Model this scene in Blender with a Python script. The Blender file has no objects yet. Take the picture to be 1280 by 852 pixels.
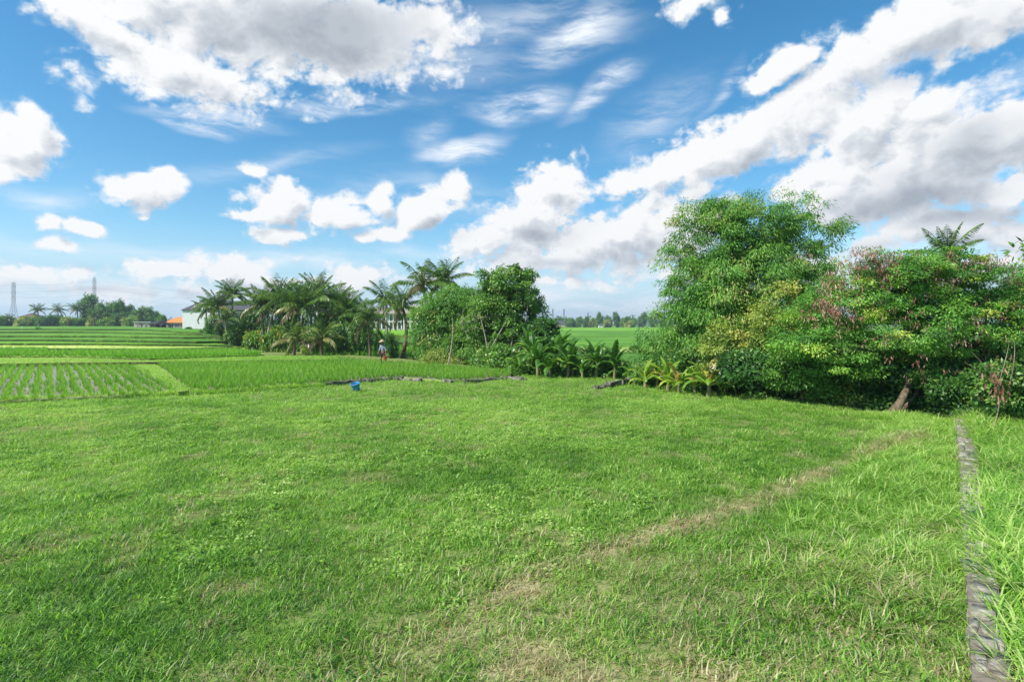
import bpy, bmesh, math, random
import numpy as np
from mathutils import Vector, Matrix
R = math.radians
FPX = 711.0; HOR = 404.0; CAMH = 3.0
scene = bpy.context.scene

# ------------------------------------------------------------------ camera
cam_data = bpy.data.cameras.new('camera'); cam = bpy.data.objects.new('camera', cam_data)
scene.collection.objects.link(cam); scene.camera = cam
cam.location = (0, 0, CAMH); cam.rotation_euler = (R(90), 0, 0)
cam_data.sensor_width = 36; cam_data.lens = FPX / 1280 * 36
cam_data.shift_y = -22 / 1280
cam_data.clip_start = 0.1; cam_data.clip_end = 9000

# ------------------------------------------------------------------ light
SUN_TO = Vector((-0.80, -0.42, 0.95)).normalized()       # direction towards the sun
EL = math.asin(SUN_TO.z)
sd = bpy.data.lights.new('sun', 'SUN'); sd.energy = 5.0; sd.angle = R(0.6); sd.color = (1.0, 0.955, 0.88)
so = bpy.data.objects.new('sun', sd); scene.collection.objects.link(so)
so.rotation_euler = SUN_TO.to_track_quat('Z', 'Y').to_euler()

def px_dir(px, py):
    v = Vector(((px - 640) / FPX, 1, (HOR - py) / FPX)); v.normalize(); return v
def px_uv(px, py):
    v = px_dir(px, py); return math.atan2(v.x, v.y) * FPX, math.asin(v.z) * FPX

class NT:
    """tiny node-tree helper"""
    def __init__(s, tree): s.t = tree; s.n = tree.nodes; s.l = tree.links
    def node(s, typ, **kw):
        nd = s.n.new(typ)
        for k, v in kw.items(): setattr(nd, k, v)
        return nd
    def put(s, sock, v):
        if isinstance(v, bpy.types.NodeSocket): s.l.new(v, sock)
        elif v is not None: sock.default_value = v
    def m(s, op, a, b=None, c=None, clamp=False):
        nd = s.node('ShaderNodeMath', operation=op, use_clamp=clamp)
        s.put(nd.inputs[0], a); s.put(nd.inputs[1], b); s.put(nd.inputs[2], c); return nd.outputs[0]
    def v(s, op, a, b=None, out=0):
        nd = s.node('ShaderNodeVectorMath', operation=op)
        s.put(nd.inputs[0], a); s.put(nd.inputs[1], b); return nd.outputs[out]
    def noise(s, vec, scale, detail=3, rough=0.5, dist=0.0, color=False, ntype='FBM', lac=2.0):
        nd = s.node('ShaderNodeTexNoise', noise_dimensions='3D'); nd.noise_type = ntype
        s.put(nd.inputs['Vector'], vec); nd.inputs['Scale'].default_value = scale
        nd.inputs['Detail'].default_value = detail; nd.inputs['Roughness'].default_value = rough
        nd.inputs['Distortion'].default_value = dist; nd.inputs['Lacunarity'].default_value = lac
        return nd.outputs[1 if color else 0]
    def ramp(s, fac, stops, interp='LINEAR'):
        nd = s.node('ShaderNodeValToRGB'); nd.color_ramp.interpolation = interp
        e = nd.color_ramp.elements
        while len(e) < len(stops): e.new(0.5)
        for i, (p, c) in enumerate(stops): e[i].position = p; e[i].color = (*c[:3], 1)
        s.put(nd.inputs[0], fac); return nd.outputs[0]
    def mix(s, fac, a, b, mode='MIX'):
        nd = s.node('ShaderNodeMix', data_type='RGBA', blend_type=mode)
        s.put(nd.inputs[0], fac)
        for i, q in ((6, a), (7, b)):
            if not isinstance(q, bpy.types.NodeSocket): q = (*q[:3], 1)
            s.put(nd.inputs[i], q)
        return nd.outputs[2]
    def smooth(s, x, lo, hi):
        nd = s.node('ShaderNodeMapRange', interpolation_type='SMOOTHSTEP')
        s.put(nd.inputs[0], x); nd.inputs[1].default_value = lo; nd.inputs[2].default_value = hi
        return nd.outputs[0]

# ------------------------------------------------------------------ world: Nishita sky with procedural clouds
world = bpy.data.worlds.new('World'); scene.world = world; world.use_nodes = True
wt = NT(world.node_tree); wt.n.clear()

sky = wt.node('ShaderNodeTexSky'); sky.sky_type = 'NISHITA'; sky.sun_disc = False
sky.sun_elevation = EL; sky.sun_rotation = math.atan2(SUN_TO.x, SUN_TO.y); sky.altitude = 50
sky.air_density = 1.0; sky.dust_density = 0.25; sky.ozone_density = 3.0
hs = wt.node('ShaderNodeHueSaturation'); hs.inputs['Saturation'].default_value = 1.30; hs.inputs['Value'].default_value = 1.12; hs.inputs['Hue'].default_value = .488
wt.l.new(sky.outputs[0], hs.inputs['Color'])
bg = wt.node('ShaderNodeBackground'); wt.l.new(hs.outputs[0], bg.inputs[0]); bg.inputs[1].default_value = 0.1
wo = wt.node('ShaderNodeOutputWorld'); wt.l.new(bg.outputs[0], wo.inputs[0])

vs = scene.view_settings
vs.view_transform = 'Standard'; vs.look = 'None'; vs.exposure = 0.55; vs.gamma = 1.0; vs.use_curve_mapping = False
scene.render.engine = 'CYCLES'
scene.cycles.max_bounces = 6; scene.cycles.transparent_max_bounces = 6; scene.cycles.transmission_bounces = 4; scene.cycles.diffuse_bounces = 3

CUM = [  # px, py, rx, ry, rotation (deg, ccw), strength
 (300,18,310,84,0,1),(215,85,130,52,-12,1),(430,50,160,62,4,1),(120,22,110,40,-15,.8),(290,122,120,20,6,.45),(545,30,60,45,0,.7),
 (12,178,68,52,0,1),(30,155,30,40,0,1),(2,215,50,18,0,.9),
 (98,100,26,32,20,.35),(178,236,66,26,0,1),(150,230,32,20,0,1),(208,226,32,24,0,1),(183,267,12,6,0,.4),
 (318,211,20,12,0,.8),(352,252,50,42,0,1),(345,290,50,18,0,1),(312,268,32,14,0,.9),(425,270,62,26,0,1),(472,250,20,18,0,1),
 (528,264,68,30,30,1),(573,236,18,22,0,1),(488,290,40,14,10,.9),
 (110,286,30,13,0,1),(75,308,40,14,5,1),(60,281,22,12,0,.9),
 (600,295,66,20,14,.9),(690,232,60,42,5,1),(655,278,90,40,12,1),(745,300,120,46,12,1),(800,285,110,44,14,1),(620,302,80,24,8,1),(850,300,90,30,8,.9),(860,262,70,22,8,.9),(700,325,110,22,0,.8),
 (930,180,150,44,17,1),(1000,150,110,46,15,1),(830,212,74,26,20,1),(775,225,44,22,10,.9),(1090,155,130,46,10,1),(870,235,60,14,10,.7),
 (1130,215,150,62,5,1),(1190,175,130,62,0,1),(1250,165,90,54,0,1),(1070,245,110,40,10,1),(1040,225,90,40,15,1),
 (1110,50,200,42,20,1),(975,82,72,24,22,1),(1240,15,130,46,14,1),(1190,40,80,40,0,.5),
 (1262,232,60,26,22,1),(1180,282,130,24,4,.9),(1095,306,52,17,5,1),(1235,292,70,20,0,1),(1280,300,60,30,0,1),
 (862,4,48,22,-10,.7),(900,20,20,14,0,.4),
 (40,345,110,20,0,.7),(215,338,80,18,0,.7),(130,362,150,14,0,.5),(190,342,70,9,0,.35),(300,340,80,28,0,.8),(262,362,110,10,0,.3),(440,348,38,24,0,.8),(505,350,50,16,0,.4),(590,345,60,12,0,.35),(765,350,100,8,0,.3),(860,345,80,10,0,.3),
 (380,352,90,14,0,.5),(640,338,90,20,0,.6),(700,352,120,14,0,.45),(1020,340,90,26,0,.8),(1160,340,200,20,0,.8)]
GREY = [(400,44,170,50,5,1.0),(300,30,130,28,0,.5),(950,212,110,18,14,.4),(1130,262,140,34,4,.8),(1200,228,120,34,0,.5),(1050,285,90,22,0,.5),(1190,285,130,20,0,.7),  # shaded parts of the clouds, painted into their colour
 (800,322,120,22,10,.5),(680,300,70,24,10,.45),(700,335,110,16,0,.5),(560,300,50,12,10,.3),(1230,190,90,40,0,.5),(1150,80,160,26,18,.4),(350,300,40,10,0,.25),(120,365,260,16,0,.4),(1100,315,200,20,0,.4)]
CIR = [(455,138,95,13,12,.9),(275,150,95,12,-4,.8),(655,126,78,22,2,1),(765,112,62,16,30,.8),(735,48,85,28,10,.75),(585,188,70,17,22,.9),(545,170,30,20,50,.4),
 (890,112,34,9,55,.45),(640,25,140,20,8,.35),(1000,330,300,30,0,.5),(330,318,340,16,0,.4),(60,235,60,16,0,.35),(720,375,420,22,0,.55),(150,372,420,30,0,.55),(820,150,60,30,40,.3),(330,205,120,12,10,.25),(1240,120,80,20,30,.5),
 (1060,120,130,18,25,.35),(1245,205,40,16,30,.6),(590,60,80,40,10,.25),(540,245,120,20,0,.2)]


# ------------------------------------------------------------------ numpy noise
def _hash(ix, iy, seed):
    h = (ix.astype(np.int64) * 374761393 + iy.astype(np.int64) * 668265263 + seed * 1442695041) & 0xFFFFFFFF
    h = ((h ^ (h >> 13)) * 1274126177) & 0xFFFFFFFF
    return ((h ^ (h >> 16)) & 0xFFFFFF) / float(0xFFFFFF)
def vnoise(x, y, seed=0):
    x = np.asarray(x, float); y = np.asarray(y, float)
    ix = np.floor(x); iy = np.floor(y); fx = x - ix; fy = y - iy
    fx = fx * fx * (3 - 2 * fx); fy = fy * fy * (3 - 2 * fy)
    a = _hash(ix, iy, seed); b = _hash(ix + 1, iy, seed); c = _hash(ix, iy + 1, seed); d = _hash(ix + 1, iy + 1, seed)
    return (a * (1 - fx) + b * fx) * (1 - fy) + (c * (1 - fx) + d * fx) * fy
def fbm(x, y, seed=0, oct=4, g=0.5):
    s = 0; a = 1; t = 0
    for i in range(oct):
        s = s + a * vnoise(x * 2 ** i + 17.3 * i, y * 2 ** i - 9.1 * i, seed + i); t += a; a *= g
    return s / t
def sstep(x, a, b):
    t = np.clip((np.asarray(x, float) - a) / (b - a), 0, 1); return t * t * (3 - 2 * t)

# ------------------------------------------------------------------ mesh helpers
def mesh_np(name, verts, faces, mats=None, attrs=None, smooth=False, face_attr=None):
    """verts (N,3), faces (M,4) or (M,3) arrays (or a list of both)"""
    me = bpy.data.meshes.new(name)
    verts = np.asarray(verts, np.float32)
    fl = faces if isinstance(faces, list) else [faces]
    fl = [np.asarray(f, np.int32) for f in fl if len(f)]
    nl = sum(f.size for f in fl); nf = sum(len(f) for f in fl)
    me.vertices.add(len(verts)); me.vertices.foreach_set('co', verts.ravel())
    me.loops.add(nl); me.loops.foreach_set('vertex_index', np.concatenate([f.ravel() for f in fl]))
    me.polygons.add(nf)
    tot = np.concatenate([np.full(len(f), f.shape[1], np.int32) for f in fl])
    st = np.concatenate([[0], np.cumsum(tot)[:-1]]).astype(np.int32)
    me.polygons.foreach_set('loop_start', st)
    try: me.polygons.foreach_set('loop_total', tot)
    except Exception: pass
    me.update(calc_edges=True)
    for k, v in (attrs or {}).items():
        a = me.attributes.new(k, 'FLOAT', 'POINT'); a.data.foreach_set('value', np.asarray(v, np.float32))
    if mats:
        for m_ in (mats if isinstance(mats, (list, tuple)) else [mats]): me.materials.append(m_)
    me.polygons.foreach_set('use_smooth', np.full(nf, smooth))
    return me
def obj(name, me, parent=None, kind=None, label=None, cat=None, group=None, loc=None):
    o = bpy.data.objects.new(name, me); scene.collection.objects.link(o)
    if parent: o.parent = parent
    if kind: o['kind'] = kind
    if label: o['label'] = label
    if cat: o['category'] = cat
    if group: o['group'] = group
    if loc is not None: o.location = loc
    return o
def new_mat(name):
    m = bpy.data.materials.new(name); m.use_nodes = True; m.node_tree.nodes.clear(); return m, NT(m.node_tree)
def grid_faces(nu, nv):
    i = np.arange(nu - 1)[:, None] * nv + np.arange(nv - 1)[None, :]
    return np.stack([i, i + nv, i + nv + 1, i + 1], -1).reshape(-1, 4)

# ------------------------------------------------------------------ sky backdrop: cloud cover on a far spherical shell
def field(blobs, U, V):
    acc = None
    for (px, py, rx, ry, rot, s) in blobs:
        u, v = px_uv(px, py); k = 1 / (1 + ((px - 640) / FPX) ** 2) ** 0.5
        ax, ay = rx * k * k ** .5, ry * k; cr, sr = math.cos(R(rot)), math.sin(R(rot))
        x = ((U - u) * cr + (V - v) * sr) / ax; y = (-(U - u) * sr + (V - v) * cr) / ay
        d = s - np.sqrt(x * x + y * y) * (s if s < 1 else 1)
        if acc is None: acc = d
        else:
            h = np.clip(0.5 + 0.5 * (acc - d) / .12, 0, 1); acc = d * (1 - h) + acc * h + .12 * h * (1 - h)
    return acc
def build_sky():
    naz, nel = 620, 230
    az = np.radians(np.linspace(-80, 80, naz)); el = np.radians(np.linspace(-1.5, 56, nel))
    A, E = np.meshgrid(az, el, indexing='ij'); RAD = 5200
    P = np.stack([np.sin(A) * np.cos(E), np.cos(A) * np.cos(E), np.sin(E)], -1).reshape(-1, 3) * RAD
    U = A.ravel() * FPX; V = E.ravel() * FPX
    wx = (fbm(U / 70, V / 55, 5, 4) - .5) * 26; wy = (fbm(U / 70, V / 55, 25, 4) - .5) * 20
    W = (fbm(U / 120, V / 90, 45, 4) - .5); W2 = (fbm(U / 120, V / 90, 65, 4) - .5)
    edge = sstep(80 - np.abs(np.degrees(A.ravel())), 0, 12) * sstep(56 - np.degrees(E.ravel()), 0, 12)
    cum = field(CUM, U + wx, V + wy); cum2 = field(CUM, U + wx - 13, V + wy + 17)
    more = (fbm(U / 150, V / 60, 77, 5) - .62) * 3          # loose clouds outside the photographed part of the sky
    out = np.maximum(sstep(np.abs(np.degrees(A.ravel())), 43, 50), sstep(np.degrees(E.ravel()), 31, 37))
    cum = np.where(out > 0, np.maximum(cum, more * out - (1 - out)), cum); cum2 = np.where(out > 0, np.maximum(cum2, more * out - (1 - out)), cum2)
    grey = field(GREY, U + W * 60, V + W2 * 45); cir = field(CIR, U + W * 70, V + W2 * 45)
    m, t = new_mat('sky_clouds')
    def at(n): return t.node('ShaderNodeAttribute', attribute_name=n).outputs['Fac']
    D = t.v('NORMALIZE', t.node('ShaderNodeNewGeometry').outputs['Position'])
    w = t.v('SUBTRACT', t.noise(D, 12, 2, .5, color=True), (.5, .5, .5))
    def bumps(off):
        ds = t.v('ADD', D, t.v('MULTIPLY', w, (.03, .03, .03)))
        if off: ds = t.v('ADD', ds, off)
        ds = t.v('MULTIPLY', ds, (1, 1, 1.3))
        def bil(sc, o):
            n = t.noise(t.v('ADD', ds, (o, o, o)), sc, 0); return t.m('ABSOLUTE', t.m('MULTIPLY_ADD', n, 2.0, -1.0))
        b = t.m('ADD', t.m('MULTIPLY', bil(17, 0), 1.0), t.m('ADD', t.m('MULTIPLY', bil(38, 3.1), .5), t.m('MULTIPLY', bil(85, 7.7), .22)))
        fb = t.m('SUBTRACT', t.noise(ds, 26, 5, .62), .5)
        return t.m('ADD', t.m('MULTIPLY', t.m('SUBTRACT', b, .50), .60), t.m('MULTIPLY', fb, 1.12))
    d0 = t.m('ADD', at('cum'), bumps(None)); d1 = t.m('ADD', at('cum2'), bumps((-0.010, 0, 0.017)))
    alpha = t.smooth(t.m('ADD', d0, t.m('MULTIPLY', t.m('SUBTRACT', t.noise(D, 60, 5, .65), .5), .35)), -0.09, 0.36)
    gn = t.m('MULTIPLY', t.m('SUBTRACT', t.noise(D, 12, 5, .55), .5), .8)
    grey_s = t.smooth(t.m('ADD', at('grey'), gn), -.1, .8)
    relief = t.m('SUBTRACT', d1, d0)
    ssh = t.m('ADD', t.m('MULTIPLY', t.smooth(d1, .1, 1.15), .38), t.m('MULTIPLY', relief, .62), clamp=True)  # self-shadow away from the sun, worked into the cloud emission colour
    shade = t.m('ADD', t.m('MULTIPLY', grey_s, .8), t.m('MULTIPLY', ssh, t.m('SUBTRACT', 1.0, t.m('MULTIPLY', grey_s, .6))), clamp=True)
    col = t.ramp(shade, [(0, (.675, .68, .685)), (.16, (.615, .63, .645)), (.40, (.50, .525, .56)), (.70, (.385, .415, .455)), (1, (.28, .31, .355))])
    ms = t.node('ShaderNodeMapping'); ms.inputs['Rotation'].default_value = (0, R(-20), 0); ms.inputs['Scale'].default_value = (.30, .30, 1.6)
    t.l.new(t.v('ADD', D, t.v('MULTIPLY', w, (.03, .03, .03))), ms.inputs['Vector'])
    st = t.noise(ms.outputs[0], 24, 7, .64)
    ca = t.m('MULTIPLY', t.m('MULTIPLY', t.smooth(at('cir'), -.2, .75), t.smooth(st, .30, .70)), 1.15, clamp=True)
    low = t.m('MULTIPLY', t.smooth(t.v('DOT_PRODUCT', D, (0, 0, 1), out=1), .17, -.01), .9)
    e = at('edge')
    c = t.mix(ca, (.31, .47, .62), (.64, .68, .73)); c = t.mix(alpha, c, col)
    # total coverage: cumulus over cirrus over the pale air near the horizon
    cov = t.m('SUBTRACT', 1.0, t.m('MULTIPLY', t.m('SUBTRACT', 1.0, alpha), t.m('MULTIPLY', t.m('SUBTRACT', 1.0, ca), t.m('SUBTRACT', 1.0, low))))
    cov = t.m('MULTIPLY', cov, e, clamp=True)
    # where only cirrus covers, its own colour must not be diluted by the air colour
    f2 = t.m('DIVIDE', ca, t.m('ADD', .0001, t.m('SUBTRACT', t.m('ADD', ca, low), t.m('MULTIPLY', ca, low))), clamp=True)
    c = t.mix(alpha, t.mix(f2, (.31, .47, .62), (.64, .68, .73)), col)
    em = t.node('ShaderNodeEmission'); t.l.new(c, em.inputs[0]); em.inputs[1].default_value = 1.0
    tr = t.node('ShaderNodeBsdfTransparent'); mx = t.node('ShaderNodeMixShader')
    t.l.new(cov, mx.inputs[0]); t.l.new(tr.outputs[0], mx.inputs[1]); t.l.new(em.outputs[0], mx.inputs[2])
    t.l.new(mx.outputs[0], t.node('ShaderNodeOutputMaterial').inputs[0])
    try: m.cycles.emission_sampling = 'NONE'
    except Exception: pass
    me = mesh_np('sky', P, grid_faces(naz, nel), m, {'cum': cum, 'cum2': cum2, 'grey': grey, 'cir': cir, 'edge': edge}, smooth=True)
    obj('sky', me, kind='structure')
build_sky()

# ------------------------------------------------------------------ terrain
EDGE = np.array([(-400,432),(290,432),(430,443),(500,448),(570,455),(640,463),(700,467),(760,472),(800,480),(880,489),(960,499),(1040,509),(1120,519),(1190,529),(1225,531),(1300,520),(2000,520)], float)
BUND = np.array([(-600,515),(-100,506),(0,503),(150,496),(300,489),(420,481),(500,474),(560,479),(650,474),(655,463),(2000,463)], float)
def edgeY(px): return FPX * CAMH / (np.interp(px, EDGE[:, 0], EDGE[:, 1]) - HOR)
def bundY(px): return FPX * CAMH / (np.interp(px, BUND[:, 0], BUND[:, 1]) - HOR)
def G(X, Y, bumps=True):
    X = np.asarray(X, float); Y = np.asarray(Y, float)
    Ys = np.maximum(Y, 1.0); px = 640 + FPX * X / Ys
    px = np.clip(px, -600, 2000)
    be = Y - edgeY(px)
    deep = np.interp(px, [250, 420, 640, 760, 1150, 1300], [0, .35, .5, 1.3, 1.5, 1.2])
    far = np.interp(px, [250, 420, 640, 760], [0, .3, .55, .6])
    z = -(deep * sstep(be, 0.1, 3.0)) + (deep - far) * sstep(be, 8, 16)
    rise = np.interp(px, [-600, 300, 520, 620, 900], [1.7, 1.7, 1.5, .1, 0])
    z = z + rise * sstep(Y, 75, 135)
    if bumps:
        b = (fbm(X / 2.2, Y / 2.2, 3, 3) - .5) * .12 + (fbm(X / .45, Y / .45, 8, 2) - .5) * .05
        z = z + b * (1 - sstep(Y, 30, 60)) * np.where(be < 1, 1, .6)
    return z
def gz(x, y): return float(G(np.array([x]), np.array([y]), True)[0])
def PW(px, py, Y):                      # world point seen at that place of the photo at depth Y
    return Vector(((px - 640) / FPX * Y, Y, CAMH - (py - HOR) / FPX * Y))
def gp(px, py, z=0.0):                  # ground point at level z
    Y = FPX * (CAMH - z) / (py - HOR); return ((px - 640) / FPX * Y, Y)
def pline(pts, x, y):                   # distance to a polyline
    d = np.full(np.shape(x), 1e9)
    for (a, b), (c, e) in zip(pts[:-1], pts[1:]):
        vx, vy = c - a, e - b; t = np.clip(((x - a) * vx + (y - b) * vy) / (vx * vx + vy * vy), 0, 1)
        d = np.minimum(d, np.hypot(x - a - t * vx, y - b - t * vy))
    return d
TRAIL = [gp(1140, 548), gp(1080, 570), gp(940, 627), gp(820, 667), gp(700, 708), gp(610, 755), gp(520, 840), gp(430, 1000)]
WALL = [gp(1204, 528), gp(1212, 590), gp(1222, 680), gp(1238, 852), gp(1262, 1100)]
def wallX(Y): return np.interp(Y, [p[1] for p in WALL[::-1]], [p[0] for p in WALL[::-1]])
def dryness(X, Y):
    d = pline(TRAIL, X, Y)
    w = .08 + .13 * fbm(X / 1.3, Y / 1.3, 31, 3)
    tr = (.30 + .75 * sstep(Y, 5.6, 8.2)) * np.exp(-(d / (w * 1.5)) ** 2) * (.50 + .45 * sstep(fbm(X / .7, Y / .7, 71, 3), .3, .62))
    px = 640 + FPX * X / np.maximum(Y, 1)
    # worn patches in the near middle of the lawn
    near = sstep(Y, 9.5, 6) * sstep(px, 200, 620) * sstep(px, 1350, 1050)
    n = sstep(fbm(X / .55, Y / .55, 12, 4), .50, .68)
    spots = sstep(fbm(X / .8, Y / .8, 91, 4), .60, .75) * .55
    fine = .45 + 1.1 * fbm(X / .16, Y / .16, 93, 3)
    return np.clip((tr * .75 + near * (.20 + n * .16) + spots * .6 * (Y < 20)) * fine, 0, .88)
def tonef(X, Y):                          # 0 = blue-green matted grass .. 1 = yellow-green fresh grass
    t = fbm(X / 3.0, Y / 3.0, 41, 4) * .55 + fbm(X / .7, Y / .7, 51, 3) * .45 + .03
    px = 640 + FPX * X / np.maximum(Y, 1)
    right = sstep(X - (wallX(Y) - 2.6), 0, 1.0)
    t = t + .12 * right + .08 * sstep(Y, 12, 22) - .04 * sstep(Y, 8, 5)
    return np.clip(t, 0, 1)
GRASS_STOPS = [(0.0, (.045, .14, .026)), (.25, (.115, .285, .036)), (.5, (.205, .425, .048)), (.78, (.325, .53, .075)), (1, (.52, .65, .22))]
DRY = (.36, .30, .17)
def mat_ground():
    m, t = new_mat('lawn_soil')
    P = t.node('ShaderNodeNewGeometry').outputs['Position']
    dry = t.node('ShaderNodeAttribute', attribute_name='dry').outputs['Fac']; tone = t.node('ShaderNodeAttribute', attribute_name='tone').outputs['Fac']
    n = t.noise(P, 18, 5, .65); n2 = t.noise(P, 1.1, 4, .6)
    green = t.ramp(t.m('ADD', t.m('MULTIPLY', tone, .7), t.m('MULTIPLY', n, .3)), [(0, (.07, .11, .03)), (.5, (.13, .18, .045)), (1, (.24, .27, .09))])
    soil = t.ramp(n, [(.3, (.20, .165, .09)), (.5, (.36, .30, .17)), (.75, (.52, .45, .28))])
    c = t.mix(t.m('ADD', dry, t.m('MULTIPLY', t.m('SUBTRACT', n, .55), .8), clamp=True), green, soil)
    b = t.node('ShaderNodeBsdfPrincipled'); t.l.new(c, b.inputs['Base Color']); b.inputs['Roughness'].default_value = .95
    b.inputs['Specular IOR Level'].default_value = .1
    bp = t.node('ShaderNodeBump'); bp.inputs['Strength'].default_value = .6; bp.inputs['Distance'].default_value = .03; t.l.new(n, bp.inputs['Height']); t.l.new(bp.outputs[0], b.inputs['Normal'])
    t.l.new(b.outputs[0], t.node('ShaderNodeOutputMaterial').inputs[0]); return m
def mat_field(name, stops, sx=.5, sy=.5, streak=6, rough=.8):
    """crop seen from afar: mottled along the rows"""
    m, t = new_mat(name)
    P = t.node('ShaderNodeNewGeometry').outputs['Position']
    a = t.noise(t.v('MULTIPLY', P, (1, 1.8, 1)), .045, 5, .65); b_ = t.noise(t.v('MULTIPLY', P, (sx, sy, 1)), streak, 4, .7); c_ = t.noise(P, 1.6, 4, .7)
    f = t.m('ADD', t.m('MULTIPLY', t.m('SUBTRACT', a, .5), 1.1), t.m('ADD', t.m('MULTIPLY', b_, .55), t.m('MULTIPLY', c_, .45)))
    c = t.ramp(f, stops)
    b = t.node('ShaderNodeBsdfPrincipled'); t.l.new(c, b.inputs['Base Color']); b.inputs['Roughness'].default_value = rough; b.inputs['Specular IOR Level'].default_value = .1
    bp = t.node('ShaderNodeBump'); bp.inputs['Strength'].default_value = .8; bp.inputs['Distance'].default_value = .15; t.l.new(c_, bp.inputs['Height']); t.l.new(bp.outputs[0], b.inputs['Normal'])
    t.l.new(b.outputs[0], t.node('ShaderNodeOutputMaterial').inputs[0]); return m
M_GROUND = mat_ground()
M_FAR = mat_field('far_grassland', [(.3, (.05, .12, .02)), (.5, (.09, .20, .025)), (.7, (.16, .29, .04))])
M_RICE_F = mat_field('rice_far', [(.3, (.09, .22, .02)), (.5, (.14, .33, .02)), (.72, (.24, .43, .05))])
M_RICE_D = mat_field('rice_deep_green', [(.3, (.035, .11, .018)), (.5, (.065, .18, .022)), (.72, (.12, .26, .04))])
M_RICE_M = mat_field('rice_mid_green', [(.3, (.055, .15, .02)), (.5, (.095, .24, .022)), (.72, (.17, .34, .045))])
M_YEL = mat_field('pale_mown_strip', [(.3, (.30, .42, .07)), (.5, (.46, .54, .13)), (.72, (.60, .60, .24))])
M_MUD = mat_field('paddy_mud', [(.3, (.13, .12, .085)), (.5, (.24, .21, .15)), (.72, (.36, .33, .27))], rough=.45)
M_BUNDG = mat_field('bund_grass', [(.3, (.12, .20, .03)), (.5, (.24, .34, .06)), (.72, (.40, .44, .15))])
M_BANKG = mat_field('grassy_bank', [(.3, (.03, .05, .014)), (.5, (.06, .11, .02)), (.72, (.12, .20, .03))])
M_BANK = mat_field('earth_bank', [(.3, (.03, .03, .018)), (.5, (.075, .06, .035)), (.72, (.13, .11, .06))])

def build_ground():
    # near: fine sheet; far: coarse sheet, one mesh whose rows get longer with distance
    ys = np.concatenate([np.arange(-6, 3, .5), np.arange(3, 22, .09), np.arange(22, 60, .35), np.geomspace(60, 6500, 90)])
    us = np.concatenate([np.linspace(-14, -1.5, 24), np.linspace(-1.45, 1.45, 420), np.linspace(1.5, 14, 24)])
    # columns fan out: x = u * w(y)
    w = np.maximum(ys, 4.0) * 1.0 + 1.0
    X = us[None, :] * w[:, None]; Y = np.repeat(ys[:, None], len(us), 1)
    X = X.ravel(); Y = Y.ravel()
    Z = G(X, Y)
    near = Y < 60
    dry = np.zeros_like(X); tone = np.full_like(X, .5)
    dry[near] = dryness(X[near], Y[near]); tone[near] = tonef(X[near], Y[near])
    f = grid_faces(len(ys), len(us))[:, ::-1]
    dry *= .9
    me = mesh_np('ground', np.stack([X, Y, Z], -1), f, [M_GROUND, M_FAR], {'dry': dry, 'tone': tone}, smooth=True)
    yc = Y[f[:, 0]]; me.polygons.foreach_set('material_index', (yc > 75).astype(np.int32))
    obj('ground', me, kind='structure')
build_ground()

# ------------------------------------------------------------------ fields (raised terraces with earth banks)
rngF = random.Random(4)
def slab(name, pxs, z, mat, h=.6, wob=.12, kind='structure', bank=M_BANK, seg=1.2, label=None, cat=None):
    """polygon given by photo points on level z, with a wobbling outline and earth sides"""
    pts = [gp(px, py, z) for px, py in pxs]
    out = []
    for i in range(len(pts)):
        a, b = pts[i], pts[(i + 1) % len(pts)]; L = math.hypot(b[0] - a[0], b[1] - a[1])
        n = max(1, min(140, int(L / max(seg, (a[1] + b[1]) / 2 * .03))))
        for k in range(n):
            t = k / n; x = a[0] + (b[0] - a[0]) * t; y = a[1] + (b[1] - a[1]) * t
            w_ = wob * max(1, y * .03); out.append((x + (fbm(x / 6., y / 6., 6, 3) - .5) * w_ * 2.6, y + (fbm(x / 6., y / 6., 9, 3) - .5) * w_ * 2.6))
    out = [(float(x), float(y)) for x, y in out]
    bm = bmesh.new()
    top = [bm.verts.new((x, y, z)) for x, y in out]
    cx = sum(p[0] for p in out) / len(out); cy = sum(p[1] for p in out) / len(out)
    bot = [bm.verts.new((x + (x - cx) / max(1, math.hypot(x - cx, y - cy)) * .12, y + (y - cy) / max(1, math.hypot(x - cx, y - cy)) * .12, z - h)) for x, y in out]
    bmesh.ops.triangle_fill(bm, use_beauty=True, edges=[bm.edges.new((top[i], top[(i + 1) % len(top)])) for i in range(len(top))])
    for f in bm.faces:
        if f.normal.z < 0: f.normal_flip()
    n = len(top)
    for i in range(n):
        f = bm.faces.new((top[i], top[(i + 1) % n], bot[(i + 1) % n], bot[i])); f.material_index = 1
    bmesh.ops.recalc_face_normals(bm, faces=[f for f in bm.faces if f.material_index == 1])
    me = bpy.data.meshes.new(name); bm.to_mesh(me); bm.free(); me.materials.append(mat); me.materials.append(bank)
    return obj(name, me, kind=kind, label=label, cat=cat), out
FIELDS = {}
def fieldp(key, name, pxs, z, mat, **k):
    o, out = slab(name, pxs, z, mat, **k); FIELDS[key] = (np.array(out), z)
fieldp('A', 'paddy_mud', [(-420, 512), (-420, 458), (-60, 455), (160, 452), (222, 489.5), (150, 494), (0, 501)], .12, M_MUD, bank=M_BUNDG)
fieldp('B', 'paddy_mud', [(237, 488), (192, 451.5), (420, 449), (640, 465), (640, 471.5), (560, 475.5), (500, 470.5), (420, 477.5), (300, 486)], .13, M_MUD, bank=M_BUNDG)
fieldp('AB', 'grass_bund', [(222, 489.5), (162, 452), (190, 451.6), (236, 488)], .17, M_BUNDG, bank=M_BUNDG)
fieldp('C0', 'grass_bund', [(-500, 455), (-500, 446), (90, 446), (180, 449), (262, 446), (330, 445), (420, 446), (420, 449), (190, 452), (-60, 455)], .34, M_BUNDG, wob=.45, seg=.9)
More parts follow.
